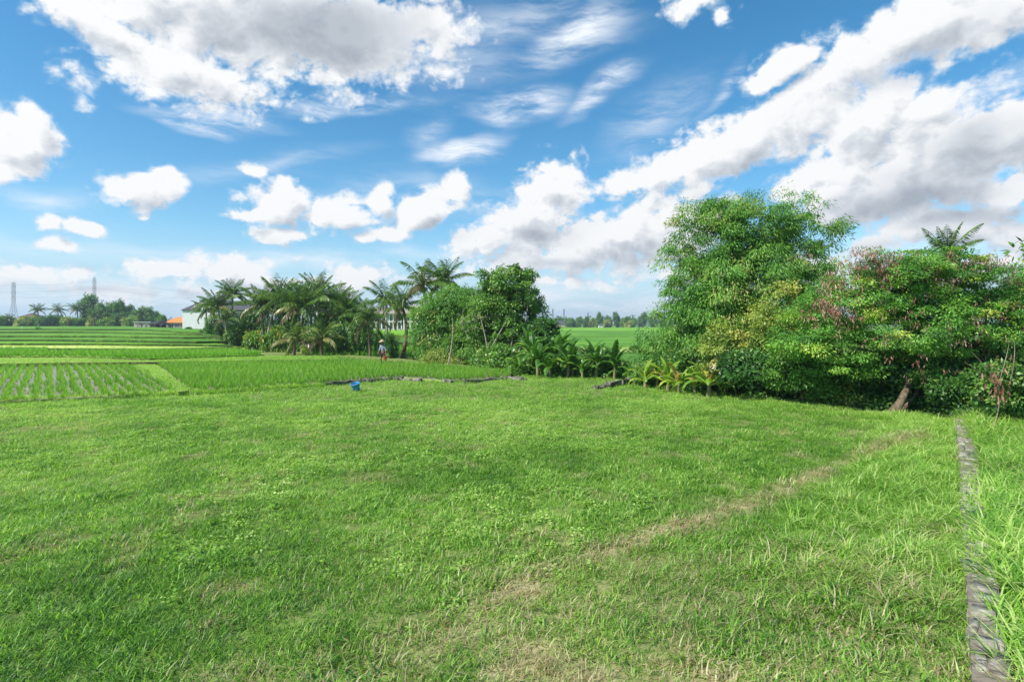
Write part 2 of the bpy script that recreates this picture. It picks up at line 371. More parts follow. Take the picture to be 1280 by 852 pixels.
fieldp('C', 'rice_paddy', [(-500, 447), (-500, 437), (60, 437), (60, 440), (290, 438), (330, 443.5), (262, 445), (180, 448), (88, 445)], .46, M_RICE_F, wob=.45, seg=.9)
fieldp('Y', 'mown_strip', [(-500, 437), (-500, 429), (100, 428.5), (240, 430), (300, 433.5), (200, 435.5), (60, 435)], .62, M_YEL, wob=.45, seg=.9)
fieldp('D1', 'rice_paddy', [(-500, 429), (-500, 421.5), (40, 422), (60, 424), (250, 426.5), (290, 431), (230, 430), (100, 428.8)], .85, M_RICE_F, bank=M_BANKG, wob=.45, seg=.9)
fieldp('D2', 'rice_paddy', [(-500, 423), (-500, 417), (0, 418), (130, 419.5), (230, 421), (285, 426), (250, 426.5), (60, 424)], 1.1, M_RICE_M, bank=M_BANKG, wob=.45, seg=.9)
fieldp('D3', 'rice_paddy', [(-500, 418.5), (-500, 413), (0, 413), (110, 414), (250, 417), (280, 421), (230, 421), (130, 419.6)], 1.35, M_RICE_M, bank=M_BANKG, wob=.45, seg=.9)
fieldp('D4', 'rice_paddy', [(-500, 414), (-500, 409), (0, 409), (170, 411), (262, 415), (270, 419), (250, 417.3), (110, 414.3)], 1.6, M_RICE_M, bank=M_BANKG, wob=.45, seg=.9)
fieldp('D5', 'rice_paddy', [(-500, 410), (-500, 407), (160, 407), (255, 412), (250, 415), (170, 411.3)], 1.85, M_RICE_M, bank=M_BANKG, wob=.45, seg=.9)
# behind the palms in the middle
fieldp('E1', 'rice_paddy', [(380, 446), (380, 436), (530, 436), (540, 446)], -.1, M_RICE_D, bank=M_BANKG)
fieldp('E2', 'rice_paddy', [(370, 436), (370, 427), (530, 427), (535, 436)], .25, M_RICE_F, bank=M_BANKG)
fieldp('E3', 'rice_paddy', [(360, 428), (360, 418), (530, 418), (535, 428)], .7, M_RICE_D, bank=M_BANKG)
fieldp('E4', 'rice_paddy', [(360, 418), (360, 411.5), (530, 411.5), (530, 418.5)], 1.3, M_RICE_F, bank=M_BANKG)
# the plain seen through the gap on the right of the middle
fieldp('H1', 'rice_paddy', [(640, 452), (640, 440), (860, 440), (860, 452)], -.50, M_RICE_D, bank=M_BANKG)
fieldp('H1b', 'bare_earth_strip', [(645, 439.5), (645, 434), (860, 433), (860, 439.5)], -.44, M_BUNDG)
fieldp('H2', 'rice_paddy', [(640, 433), (640, 421), (860, 421), (860, 433)], -.40, M_RICE_M, bank=M_BANKG)
fieldp('H3', 'rice_paddy', [(640, 420.3), (640, 414), (860, 414), (860, 420.3)], -.30, M_RICE_M, bank=M_BANKG)
fieldp('H4', 'rice_paddy', [(610, 413.5), (610, 409.2), (900, 409.2), (900, 413.5)], -.15, M_RICE_F, h=.4, bank=M_BANKG)

# ------------------------------------------------------------------ grass: clumps of blades, scattered by geometry nodes
def mat_blade(name, stops, trans=.50, inst=True, dry=DRY):
    m, t = new_mat(name)
    tint = t.node('ShaderNodeAttribute', attribute_name='tint').outputs['Fac']
    if inst:
        tone = t.node('ShaderNodeAttribute', attribute_name='tone', attribute_type='INSTANCER').outputs['Fac']
        dr = t.node('ShaderNodeAttribute', attribute_name='dry', attribute_type='INSTANCER').outputs['Fac']
        f = t.m('ADD', tone, t.m('MULTIPLY', t.m('SUBTRACT', tint, .5), 1.0), clamp=True)
        c = t.ramp(f, stops)
        isdry = t.smooth(t.m('ADD', dr, t.m('MULTIPLY', t.m('FRACT', t.m('MULTIPLY', tint, 7.31)), .75)), .72, .86)
        dcol = t.ramp(t.m('FRACT', t.m('MULTIPLY', tint, 13.7)), [(0, (.28, .22, .11)), (.5, (.48, .41, .23)), (1, (.68, .61, .40))])
        c = t.mix(isdry, c, dcol)
    else: c = t.ramp(tint, stops)
    b = t.node('ShaderNodeBsdfPrincipled'); t.l.new(c, b.inputs['Base Color']); b.inputs['Roughness'].default_value = .42; b.inputs['Specular IOR Level'].default_value = .35
    tl = t.node('ShaderNodeBsdfTranslucent'); t.l.new(t.mix(1.0, c, (1.15, 1.25, .5), 'MULTIPLY'), tl.inputs[0])
    mx = t.node('ShaderNodeMixShader'); mx.inputs[0].default_value = trans; t.l.new(b.outputs[0], mx.inputs[1]); t.l.new(tl.outputs[0], mx.inputs[2])
    t.l.new(mx.outputs[0], t.node('ShaderNodeOutputMaterial').inputs[0]); return m
M_BLADE = mat_blade('grass_blades', GRASS_STOPS)
M_RICE = mat_blade('rice_blades', [(0, (.09, .27, .015)), (.4, (.15, .38, .018)), (.7, (.22, .47, .03)), (1, (.34, .55, .08))])
M_STRAW = mat_blade('straw', [(0, (.30, .23, .12)), (.5, (.45, .38, .22)), (1, (.60, .54, .36))], trans=.2, inst=False)

def blades(rng, n, rad, hmin, hmax, wid, lean, curl, seg=3, flat=0.0):
    """n bent tapering blades in one clump"""
    a = rng.uniform(0, 2 * np.pi, n); r = rad * np.sqrt(rng.uniform(0, 1, n))
    base = np.stack([r * np.cos(a), r * np.sin(a), np.full(n, -.01)], -1)
    d = rng.uniform(0, 2 * np.pi, n); L = rng.uniform(hmin, hmax, n); ln = rng.uniform(lean * .3, lean, n)
    V = []; w = wid * rng.uniform(.6, 1.3, n); side = np.stack([-np.sin(d), np.cos(d), np.zeros(n)], -1)
    tw = rng.uniform(-.6, .6, n)
    p = base.copy(); ang = np.pi / 2 - ln
    for k in range(seg + 1):
        ww = w * (1 - (k / seg) ** 1.6) * .5 if k else w * .4
        V.append(p - side * ww[:, None]); V.append(p + side * ww[:, None])
        st = (L / seg)[:, None]
        p = p + st * np.stack([np.cos(ang) * np.cos(d + tw * k * .3), np.cos(ang) * np.sin(d + tw * k * .3), np.sin(ang)], -1)
        ang = ang - curl * rng.uniform(.4, 1.2, n)
        ang = np.maximum(ang, -1.2)
    V = np.stack(V, 1)                        # n, 2(seg+1), 3
    k = 2 * (seg + 1); f = []
    for s_ in range(seg): f.append([2 * s_, 2 * s_ + 1, 2 * s_ + 3, 2 * s_ + 2])
    F = (np.arange(n)[:, None, None] * k + np.array(f)[None]).reshape(-1, 4)
    V = V.reshape(-1, 3); V[:, 2] = np.maximum(V[:, 2], -.02 + 0 * V[:, 2])
    return V, F, np.repeat(rng.uniform(0, 1, n), k)
def clump_coll(name, specs, mat):
    c = bpy.data.collections.new(name)
    for i, sp in enumerate(specs):
        rng = np.random.default_rng(100 + i)
        V, F, T = blades(rng, **sp)
        me = mesh_np(name, V, F, mat, {'tint': T}); c.objects.link(bpy.data.objects.new(name + '_%d' % i, me))
    return c
def leaf_clump_coll(name, n, mat, seed=7, cnt=26):
    """small round-leaved creeping weeds"""
    c = bpy.data.collections.new(name)
    for i in range(n):
        rng = np.random.default_rng(seed + i); k = cnt
        a = rng.uniform(0, 2 * np.pi, k); r = .13 * np.sqrt(rng.uniform(0, 1, k)); z = rng.uniform(.025, .09, k)
        C = np.stack([r * np.cos(a), r * np.sin(a), z], -1)
        nr = np.stack([rng.normal(0, .35, k), rng.normal(0, .35, k), np.ones(k)], -1); nr /= np.linalg.norm(nr, axis=1)[:, None]
        d = np.stack([np.cos(a * 3), np.sin(a * 3), np.zeros(k)], -1); d -= nr * (d * nr).sum(1)[:, None]; d /= np.linalg.norm(d, axis=1)[:, None]
        s = np.cross(nr, d); R_ = rng.uniform(.010, .021, k)[:, None]
        V = np.concatenate([(C + R_ * (d * math.cos(q) + s * math.sin(q)))[:, None] for q in np.linspace(0, 2 * np.pi, 7)[:-1]], 1).reshape(-1, 3)
        F = (np.arange(k)[:, None] * 6 + np.arange(6)[None]); F = np.concatenate([F[:, [0, 1, 2, 3]], F[:, [0, 3, 4, 5]]])
        me = mesh_np(name, V, F, mat, {'tint': np.repeat(rng.uniform(.3, 1, k), 6)}); c.objects.link(bpy.data.objects.new(name + '_%d' % i, me))
    return c
def scatter(name, coll, P, rot, scl, idx, tone, dry, label, cat, kind='stuff'):
    N = len(P); me = bpy.data.meshes.new(name); me.vertices.add(N); me.vertices.foreach_set('co', np.asarray(P, np.float32).ravel())
    for k, v in (('scl', scl), ('tone', tone), ('dry', dry)):
        a = me.attributes.new(k, 'FLOAT', 'POINT'); a.data.foreach_set('value', np.asarray(v, np.float32))
    a = me.attributes.new('rot', 'FLOAT_VECTOR', 'POINT'); a.data.foreach_set('vector', np.asarray(rot, np.float32).ravel())
    a = me.attributes.new('idx', 'INT', 'POINT'); a.data.foreach_set('value', np.asarray(idx, np.int32))
    o = obj(name, me, kind=kind, label=label, cat=cat)
    g = bpy.data.node_groups.new(name + '_scatter', 'GeometryNodeTree')
    g.interface.new_socket('Geometry', in_out='INPUT', socket_type='NodeSocketGeometry'); g.interface.new_socket('Geometry', in_out='OUTPUT', socket_type='NodeSocketGeometry')
    n = g.nodes; l = g.links; gi = n.new('NodeGroupInput'); go = n.new('NodeGroupOutput')
    ci = n.new('GeometryNodeCollectionInfo'); ci.inputs['Collection'].default_value = coll; ci.inputs['Separate Children'].default_value = True; ci.inputs['Reset Children'].default_value = True
    io = n.new('GeometryNodeInstanceOnPoints'); io.inputs['Pick Instance'].default_value = True
    def na(nm, ty): q = n.new('GeometryNodeInputNamedAttribute'); q.data_type = ty; q.inputs[0].default_value = nm; return q.outputs[0]
    er = n.new('FunctionNodeEulerToRotation'); l.new(na('rot', 'FLOAT_VECTOR'), er.inputs[0]); l.new(er.outputs[0], io.inputs['Rotation'])
    cx = n.new('ShaderNodeCombineXYZ'); sc_ = na('scl', 'FLOAT')
    for q in range(3): l.new(sc_, cx.inputs[q])
    l.new(cx.outputs[0], io.inputs['Scale']); l.new(na('idx', 'INT'), io.inputs['Instance Index'])
    l.new(gi.outputs[0], io.inputs['Points']); l.new(ci.outputs[0], io.inputs['Instance']); l.new(io.outputs[0], go.inputs[0])
    md = o.modifiers.new('scatter', 'NODES'); md.node_group = g
    return o
SHORT = clump_coll('short_tuft', [dict(n=44, rad=.14, hmin=.05, hmax=.16, wid=.014, lean=1.25, curl=.40)] * 7, M_BLADE)
FLATC = clump_coll('matted_tuft', [dict(n=56, rad=.16, hmin=.05, hmax=.14, wid=.009, lean=1.4, curl=.35)] * 6, M_BLADE)
TALL = clump_coll('tall_tuft', [dict(n=44, rad=.12, hmin=.16, hmax=.44, wid=.015, lean=.75, curl=.40, seg=5)] * 7, M_BLADE)
COARSE = clump_coll('coarse_tuft', [dict(n=34, rad=.22, hmin=.08, hmax=.20, wid=.014, lean=.9, curl=.4)] * 6, M_BLADE)
RICE = clump_coll('rice_tuft', [dict(n=26, rad=.05, hmin=.22, hmax=.42, wid=.013, lean=.38, curl=.16)] * 7, M_RICE)
WEED = leaf_clump_coll('round_leaf_weed', 6, M_BLADE)
STRAWC = clump_coll('straw_tuft', [dict(n=7, rad=.16, hmin=.08, hmax=.30, wid=.004, lean=1.55, curl=.05)] * 6, M_STRAW)
RG = np.random.default_rng(11)
def frustum(y0, y1, dens, margin=1.5, k=.95):
    A = k * (y1 ** 2 - y0 ** 2) + 2 * margin * (y1 - y0); n = int(A * dens)
    Y = np.sqrt(RG.uniform(y0 ** 2, y1 ** 2, n)); X = RG.uniform(-1, 1, n) * (k * Y + margin)
    return X, Y
def put(name, coll, X, Y, smin, smax, label, cat, tilt=.15, dz=0, toneadd=0, drymul=1, zfix=None, nidx=None, lean_x=None):
    drymul = drymul
    n = len(X); Z = G(X, Y) if zfix is None else np.full(n, zfix)
    rot = np.stack([RG.normal(0, tilt, n), RG.normal(0, tilt, n), RG.uniform(0, 6.28, n)], -1)
    if lean_x is not None:                  # lean towards the wall and the viewer's side, as wind and weight bend it
        for i in range(n):
            a = float(lean_x[i]) if hasattr(lean_x, '__len__') else lean_x
            rot[i] = (Matrix.Rotation(a + RG.normal(0, .12), 3, 'Y') @ Matrix.Rotation(.12 + RG.normal(0, .12), 3, 'X') @ Matrix.Rotation(rot[i][2], 3, 'Z')).to_euler('XYZ')
    nid = len(coll.objects)
    return scatter(name, coll, np.stack([X, Y, Z + dz], -1), rot, RG.uniform(smin, smax, n), RG.integers(0, nid, n), np.clip(tonef(X, Y) + toneadd, 0, 1), dryness(X, Y) * drymul, label, cat)
def lawnmask(X, Y, off=.15):
    px = 640 + FPX * X / np.maximum(Y, 1); return (Y < bundY(px) + off) & (Y < edgeY(px) + .8)
def offwall(X, Y, a=-.16, b=.14): d = X - wallX(Y); return (d < a) | (d > b) | (RG.uniform(0, 1, len(X)) < np.where(Y < 10, .40, .10))
def tallmask(X, Y):
    d = X - wallX(Y); n = fbm(X / 1.1, Y / 1.1, 61, 3)
    left = (d < -.15) & (d > -2.4 + 1.4 * (n - .5) * 2 - .5 * (Y < 7)) & (Y > 4.4 + 3.2 * fbm(X / .6, Y / .6, 63, 3) + RG.normal(0, .3, len(X)))
    return left | (d > .06) | (RG.uniform(0, 1, len(X)) < np.where(Y < 10.5, .5, .12)) & (d > -.2)
def grass():
    Xs = []; Ys = []
    for (a, b, den) in ((2.5, 8, 95), (8, 14, 80), (14, 22, 45)):
        X, Y = frustum(a, b, den); Xs.append(X); Ys.append(Y)
    X = np.concatenate(Xs); Y = np.concatenate(Ys)
    k = lawnmask(X, Y) & offwall(X, Y); X, Y = X[k], Y[k]
    keep = RG.uniform(0, 1, len(X)) > dryness(X, Y) * .62; X, Y = X[keep], Y[keep]
    fl = fbm(X / 1.6, Y / 1.6, 81, 3) + RG.normal(0, .05, len(X)) > .50
    put('lawn_grass', SHORT, X[~fl], Y[~fl], .6, 1.25, 'short green lawn grass across the foreground', 'grass')
    put('matted_grass', FLATC, X[fl], Y[fl], .7, 1.3, 'fine matted lawn grass in the foreground', 'grass', toneadd=-.08)
    X, Y = frustum(20, 48, 15); k = lawnmask(X, Y, .45) & offwall(X, Y)
    put('distant_lawn_grass', COARSE, X[k], Y[k], .7, 1.3, 'coarser lawn grass near the stone edging and tree line', 'grass')
    # broad-leaved patches
    X, Y = frustum(3, 26, 30); px = 640 + FPX * X / Y
    mask = (fbm(X / 2.4, Y / 2.4, 21, 3) + RG.normal(0, .05, len(X)) > .55) & (dryness(X, Y) < .35) & (RG.uniform(0, 1, len(X)) < sstep(Y, 5, 9) + .12) & (X - wallX(Y) < -3) & (px < 900) & lawnmask(X, Y)
    put('clover_patch', WEED, X[mask], Y[mask], .55, 1.15, 'patches of small round leaved weeds in the lawn', 'weeds', toneadd=.12, drymul=.3)
    # tall grass beside the wall
    X, Y = frustum(3, 18.5, 42, 4); k = tallmask(X, Y) & (Y < edgeY(640 + FPX * X / Y) + 1.2); X, Y = X[k], Y[k]
    rt_ = X - wallX(Y) > -.05; kk = ~(((Y > 10.5) & (np.abs(X - wallX(Y) - .05) < .24)) | ((Y < 6.3) & (np.abs(X - wallX(Y)) < .17))); X, Y, rt_ = X[kk], Y[kk], rt_[kk]
    put('tall_grass', TALL, X[~rt_], Y[~rt_], .55, 1.15, 'long bright grass left of the stone wall', 'grass', toneadd=.08)
    put('tall_grass', TALL, X[rt_], Y[rt_], .95, 1.6, 'longest bright grass right of the stone wall, leaning over it', 'grass', toneadd=.0, lean_x=-.32 * np.exp(-(X[rt_] - wallX(Y[rt_])) / .8) * (.15 + .85 * sstep(Y[rt_], 12.5, 9)))
    px = RG.uniform(-60, 400, 1500); Yb = bundY(px) + RG.uniform(-.25, .22, 1500); X = (px - 640) / FPX * Yb
    put('bund_edge_grass', COARSE, X, Yb, .8, 1.6, 'grass overgrowing the near edge of the left paddies', 'grass', toneadd=.15, dz=.05)
    X, Y = frustum(3.2, 12, 5); k = offwall(X, Y) & (X - wallX(Y) < -1.5) & (640 + FPX * X / Y > 620) & (fbm(X / .9, Y / .9, 5, 3) > .48)
    put('grass_tussocks', TALL, X[k], Y[k], .3, .6, 'scattered tussocks of broader grass in the lawn', 'grass', toneadd=.08)
    X, Y = frustum(14, 19, 34, 4); d = X - wallX(Y); k = (d > .35) & (Y > 13.8) ; X, Y = X[k], Y[k]
    put('bank_grass', TALL, X, Y, 1.2, 2.3, 'high grass at the foot of the trees behind the stone wall', 'grass', toneadd=.05)
    X, Y = frustum(3, 14, 26); k = (RG.uniform(0, 1, len(X)) < dryness(X, Y) * .9 + .07) & lawnmask(X, Y) & offwall(X, Y)
    put('dry_straw', STRAWC, X[k], Y[k], .6, 1.25, 'loose dry straw along the worn trail', 'straw')
grass()
def inpoly(X, Y, P):
    c = np.zeros(len(X), bool); n = len(P)
    for i in range(n):
        x1, y1 = P[i]; x2, y2 = P[(i + 1) % n]
        if y1 == y2: continue
        c ^= ((y1 > Y) != (y2 > Y)) & (X < (x2 - x1) * (Y - y1) / (y2 - y1) + x1)
    return c
RD = np.array([-.63, .776]); RN = np.array([.776, .63])
def rice(key, name, sr, sp, smin, smax, label, gap=.0, toneadd=0, coll=RICE):
    P, z = FIELDS[key]; lo = P.min(0); hi = P.max(0); hi[0] = min(hi[0], 60); lo[0] = max(lo[0], -1.05 * hi[1])
    c = np.array([(lo[0] + hi[0]) / 2, (lo[1] + hi[1]) / 2]); L = np.hypot(*(hi - lo)) / 2 + 2
    u = np.arange(-L, L, sr); v = np.arange(-L, L, sp); Uu, Vv = np.meshgrid(u, v, indexing='ij')
    X = (c[0] + Uu * RN[0] + Vv * RD[0]).ravel(); Y = (c[1] + Uu * RN[1] + Vv * RD[1]).ravel()
    X = X + RG.normal(0, .03 + sr * .13, len(X)); Y = Y + RG.normal(0, .03 + sr * .13, len(X))
    k = inpoly(X, Y, P) & (RG.uniform(0, 1, len(X)) > gap) & (np.abs(X) < .98 * Y + 2); X, Y = X[k], Y[k]; n = len(X)
    rot = np.stack([RG.normal(0, .08, n), RG.normal(0, .08, n), RG.uniform(0, 6.28, n)], -1)
    tone = np.clip(.35 + .5 * fbm(X / 4, Y / 4, 15, 3) - .1 + toneadd, 0, 1)
    scatter(name, coll, np.stack([X, Y, np.full(n, z)], -1), rot, RG.uniform(smin, smax, n), RG.integers(0, len(coll.objects), n), tone, np.full(n, .08), label, 'rice plants')
rice('A', 'rice_seedlings', .45, .16, .62, 1.0, 'rows of young rice with bare mud between them', gap=.14)
rice('B', 'rice_plants', .30, .20, .8, 1.15, 'dense bright green rice right of the grassy bund', gap=.04)
rice('C', 'rice_plants', .36, .28, .9, 1.3, 'rice of the second terrace behind the dark earth bank')
rice('Y', 'mown_stubble', .9, .8, .5, .9, 'short pale yellow growth on the strip behind the rice', coll=COARSE, toneadd=.6)
rice('AB', 'bund_grass', .22, .2, .6, 1.0, 'grass on the bund between two paddies', coll=COARSE, toneadd=.25)
rice('C0', 'bund_grass', .35, .3, .7, 1.1, 'grass along the bund behind the front paddies', coll=COARSE, toneadd=.3)
def edge_weeds():
    Xs = []; Ys = []; Zs = []
    for key in ('C', 'C0', 'Y', 'D1', 'D2', 'D3'):
        P, z = FIELDS[key]
        for a_, b_ in zip(P, np.roll(P, -1, 0)):
            L = np.hypot(*(b_ - a_)); n = RG.poisson(L * (1.1 if vnoise(a_[0] / 5, a_[1] / 5, 33) > .5 else .25))
            t_ = RG.uniform(0, 1, n)[:, None]; q = a_ + (b_ - a_) * t_ + RG.normal(0, .25, (n, 2)); Xs.append(q[:, 0]); Ys.append(q[:, 1]); Zs.append(np.full(n, z - .08))
    X = np.concatenate(Xs); Y = np.concatenate(Ys); Z = np.concatenate(Zs); k = (np.abs(X) < 1.0 * Y); X, Y, Z = X[k], Y[k], Z[k]; n = len(X)
    scatter('terrace_weeds', COARSE, np.stack([X, Y, Z], -1), np.stack([RG.normal(0, .2, n), RG.normal(0, .2, n), RG.uniform(0, 6, n)], -1), RG.uniform(.9, 2.4, n), RG.integers(0, 6, n), RG.uniform(.0, .7, n), RG.uniform(0, .5, n), 'weeds along the banks of the far left terraces', 'weeds')
edge_weeds()
rice('E1', 'rice_plants', .8, .6, 1.2, 1.8, 'rice in the low paddy behind the palm trunks', toneadd=-.2)
rice('E2', 'rice_plants', .9, .7, 1.2, 1.8, 'rice in the middle paddy behind the palm trunks')

# ------------------------------------------------------------------ vegetation builders
def mat_leaf(name, stops, trans=.30, rough=.42, spec=.4):
    m, t = new_mat(name)
    tint = t.node('ShaderNodeAttribute', attribute_name='tint').outputs['Fac']
    c = t.ramp(tint, stops)
    b = t.node('ShaderNodeBsdfPrincipled'); t.l.new(c, b.inputs['Base Color']); b.inputs['Roughness'].default_value = rough; b.inputs['Specular IOR Level'].default_value = spec
    tl = t.node('ShaderNodeBsdfTranslucent'); t.l.new(t.mix(1.0, c, (1.3, 1.35, .6), 'MULTIPLY'), tl.inputs[0])
    mx = t.node('ShaderNodeMixShader'); mx.inputs[0].default_value = trans; t.l.new(b.outputs[0], mx.inputs[1]); t.l.new(tl.outputs[0], mx.inputs[2])
    t.l.new(mx.outputs[0], t.node('ShaderNodeOutputMaterial').inputs[0]); return m
def mat_plain(name, stops, scale=6, rough=.85, bump=.4, stretch=(1, 1, 1), dist=.02, detail=5, spec=.25):
    m, t = new_mat(name)
    P = t.node('ShaderNodeTexCoord').outputs['Object']
    n = t.noise(t.v('MULTIPLY', P, stretch), scale, detail, .65)
    c = t.ramp(n, stops)
    b = t.node('ShaderNodeBsdfPrincipled'); t.l.new(c, b.inputs['Base Color']); b.inputs['Roughness'].default_value = rough; b.inputs['Specular IOR Level'].default_value = spec
    if bump:
        bp = t.node('ShaderNodeBump'); bp.inputs['Strength'].default_value = bump; bp.inputs['Distance'].default_value = dist
        t.l.new(n, bp.inputs['Height']); t.l.new(bp.outputs[0], b.inputs['Normal'])
    t.l.new(b.outputs[0], t.node('ShaderNodeOutputMaterial').inputs[0]); return m
L_BAMBOO = mat_leaf('bamboo_leaves', [(0, (0.048, 0.146, 0.023)), (.4, (0.090, 0.246, 0.031)), (.75, (0.158, 0.347, 0.043)), (.97, (0.254, 0.414, 0.064)), (1, (0.411, 0.370, 0.128))])
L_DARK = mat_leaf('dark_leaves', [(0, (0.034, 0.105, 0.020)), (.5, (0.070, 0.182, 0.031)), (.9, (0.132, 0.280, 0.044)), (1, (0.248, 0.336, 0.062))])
L_MID = mat_leaf('green_leaves', [(0, (0.054, 0.140, 0.022)), (.5, (0.109, 0.252, 0.031)), (.9, (0.202, 0.378, 0.050)), (1, (0.388, 0.434, 0.088))])
L_YEL = mat_leaf('yellowish_leaves', [(0, (0.085, 0.154, 0.025)), (.4, (0.171, 0.266, 0.037)), (.8, (0.341, 0.420, 0.075)), (1, (0.589, 0.532, 0.150))])
L_ACA = mat_leaf('feathery_leaves', [(0, (0.069, 0.184, 0.038)), (.4, (0.130, 0.328, 0.057)), (.85, (0.260, 0.494, 0.069)), (.97, (0.463, 0.567, 0.075)), (1, (0.448, 0.506, 0.097))])
L_PALM = mat_leaf('palm_leaves', [(0, (.045, .10, .018)), (.35, (.09, .18, .024)), (.62, (.17, .26, .04)), (.78, (.27, .29, .065)), (.86, (.30, .26, .11)), (1, (.22, .17, .10))], trans=.25, rough=.35)
L_BAN = mat_leaf('banana_leaves', [(0, (0.039, 0.118, 0.017)), (.35, (0.079, 0.203, 0.024)), (.7, (0.172, 0.332, 0.030)), (.88, (0.303, 0.450, 0.042)), (.95, (0.553, 0.450, 0.085)), (1, (0.356, 0.214, 0.085))], trans=.35, rough=.35)
L_POD = mat_leaf('seed_pod_skin', [(0, (.14, .055, .04)), (.4, (.27, .12, .085)), (.75, (.46, .26, .20)), (1, (.62, .42, .34))], trans=.15)
M_BARK = mat_plain('bark', [(.3, (.10, .075, .05)), (.5, (.20, .16, .11)), (.7, (.34, .29, .22))], 5, stretch=(1, 1, .25), dist=.03)
M_BARKD = mat_plain('dark_bark', [(.3, (.06, .042, .028)), (.5, (.13, .095, .06)), (.7, (.23, .18, .12))], 7, stretch=(1, 1, .25), dist=.05, bump=.9)
M_PALE = mat_plain('pale_palm_bark', [(.3, (.20, .16, .11)), (.5, (.36, .31, .24)), (.7, (.50, .45, .37))], 3, stretch=(1, 1, 3), dist=.03)
M_DBARK = mat_plain('brown_palm_bark', [(.3, (.07, .045, .03)), (.5, (.17, .11, .075)), (.7, (.28, .20, .14))], 3, stretch=(1, 1, 3), dist=.03)
M_STEM = mat_plain('banana_stem', [(.3, (.10, .13, .04)), (.5, (.22, .20, .09)), (.7, (.30, .19, .11))], 3, stretch=(1, 1, .4))
M_CULM = mat_plain('bamboo_culm', [(.3, (.14, .17, .05)), (.5, (.25, .26, .09)), (.7, (.38, .35, .17))], 2, stretch=(1, 1, .2), rough=.5)

def norm(a): return a / np.maximum(np.linalg.norm(a, axis=-1, keepdims=True), 1e-9)
def cards(C, D, N, L, W):
    """kite-shaped leaf faces: root C, direction D, face normal N"""
    D = norm(D); S = norm(np.cross(D, N)); L = L[:, None]; W = W[:, None]
    Nn = norm(np.cross(S, D))
    V = np.stack([C, C + D * L * .42 + S * W * .5 - Nn * W * .12, C + D * L - Nn * L * .12, C + D * L * .42 - S * W * .5 - Nn * W * .12], 1).reshape(-1, 3)
    return V, np.arange(len(V)).reshape(-1, 4)
def crown_np(rng, lobes, nclump, nleaf, cr, leaf, wid, style='droop', tintbase=.5, inner=.25, flat=.55, clumpvar=.22, flare=1.0):
    """leaf clumps spread through the outer volume of the lobes. lobes: (x,y,z,rx,ry,rz)"""
    lob = np.array(lobes, float); area = (lob[:, 3] * lob[:, 5] + lob[:, 4] * lob[:, 5] + lob[:, 3] * lob[:, 4]); pr = area / area.sum()
    li = rng.choice(len(lob), nclump, p=pr); d = norm(rng.normal(0, 1, (nclump, 3)))
    r = np.where(rng.uniform(0, 1, nclump) < inner, rng.uniform(.25, .75, nclump), rng.uniform(.78, 1.10, nclump) * flare)
    C = lob[li, :3] + d * r[:, None] * lob[li, 3:6]
    # drop clumps buried deep in another lobe
    q = np.min(np.linalg.norm((C[:, None] - lob[None, :, :3]) / lob[None, :, 3:6], axis=2), axis=1)
    keep = q > .30; C, d = C[keep], d[keep]; n = len(C)
    ct = rng.normal(tintbase, clumpvar, n); crr = cr * rng.uniform(.55, 1.35, n)
    k = nleaf; idx = np.repeat(np.arange(n), k); m = n * k
    o = norm(rng.normal(0, 1, (m, 3))) * (rng.uniform(0, 1, m) ** .45)[:, None]
    sh = np.array([1, 1, flat]); out = d[idx]
    P = C[idx] + o * sh * crr[idx][:, None]
    if style == 'droop':            # long narrow leaves hanging from arching twigs
        P[:, 2] -= (np.hypot(o[:, 0], o[:, 1]) ** 2) * crr[idx] * .55
        D = norm(o * [1, 1, .2] + out * .35 + rng.normal(0, .35, (m, 3)) + [0, 0, -.75]); N = norm(rng.normal(0, .6, (m, 3)) + [0, 0, .8] + out * .4)
    elif style == 'feather':        # level sprays
        D = norm(o * [1, 1, .25] + rng.normal(0, .30, (m, 3)) + out * .3 + [0, 0, -.18]); N = norm(rng.normal(0, .34, (m, 3)) + [0, 0, 1.0] + out * .25)
    else:                           # broad leaves facing outward and up
        D = norm(o + rng.normal(0, .6, (m, 3)) + [0, 0, -.25]); N = norm(rng.normal(0, .5, (m, 3)) + [0, 0, .6] + out * .8)
    L = leaf * rng.uniform(.6, 1.35, m); W = wid * rng.uniform(.7, 1.3, m)
    V, F = cards(P, D, N, L, W)
    return V, F, np.repeat(np.clip(ct[idx] + rng.normal(0, .13, m), 0, 1), 4), C
def tube_np(pts, rads, sides=7, cap=True):
    pts = np.array(pts, float); n = len(pts); V = []
    T = norm(np.gradient(pts, axis=0)); up = np.array([0.13, .99, 0.05])
    for i in range(n):
        s = np.cross(T[i], up); s /= np.linalg.norm(s); b = np.cross(T[i], s)
        a = np.linspace(0, 2 * np.pi, sides, endpoint=False)
        V.append(pts[i] + rads[i] * (np.cos(a)[:, None] * s + np.sin(a)[:, None] * b))
    V = np.concatenate(V); F = []
    for i in range(n - 1):
        for j in range(sides): F.append([i * sides + j, i * sides + (j + 1) % sides, (i + 1) * sides + (j + 1) % sides, (i + 1) * sides + j])
    return V, np.array(F)
def join_np(parts):
    V = []; F = []; T = []; o = 0
    for p in parts:
        V.append(p[0]); F.append(np.asarray(p[1]) + o); T.append(p[2] if len(p) > 2 else np.full(len(p[0]), .5)); o += len(p[0])
    return np.concatenate(V), np.concatenate(F), np.concatenate(T)
def bez(a, b, c, n=8):
    a, b, c = map(np.array, (a, b, c)); t = np.linspace(0, 1, n)[:, None]; return (1 - t) ** 2 * a + 2 * t * (1 - t) * b + t * t * c
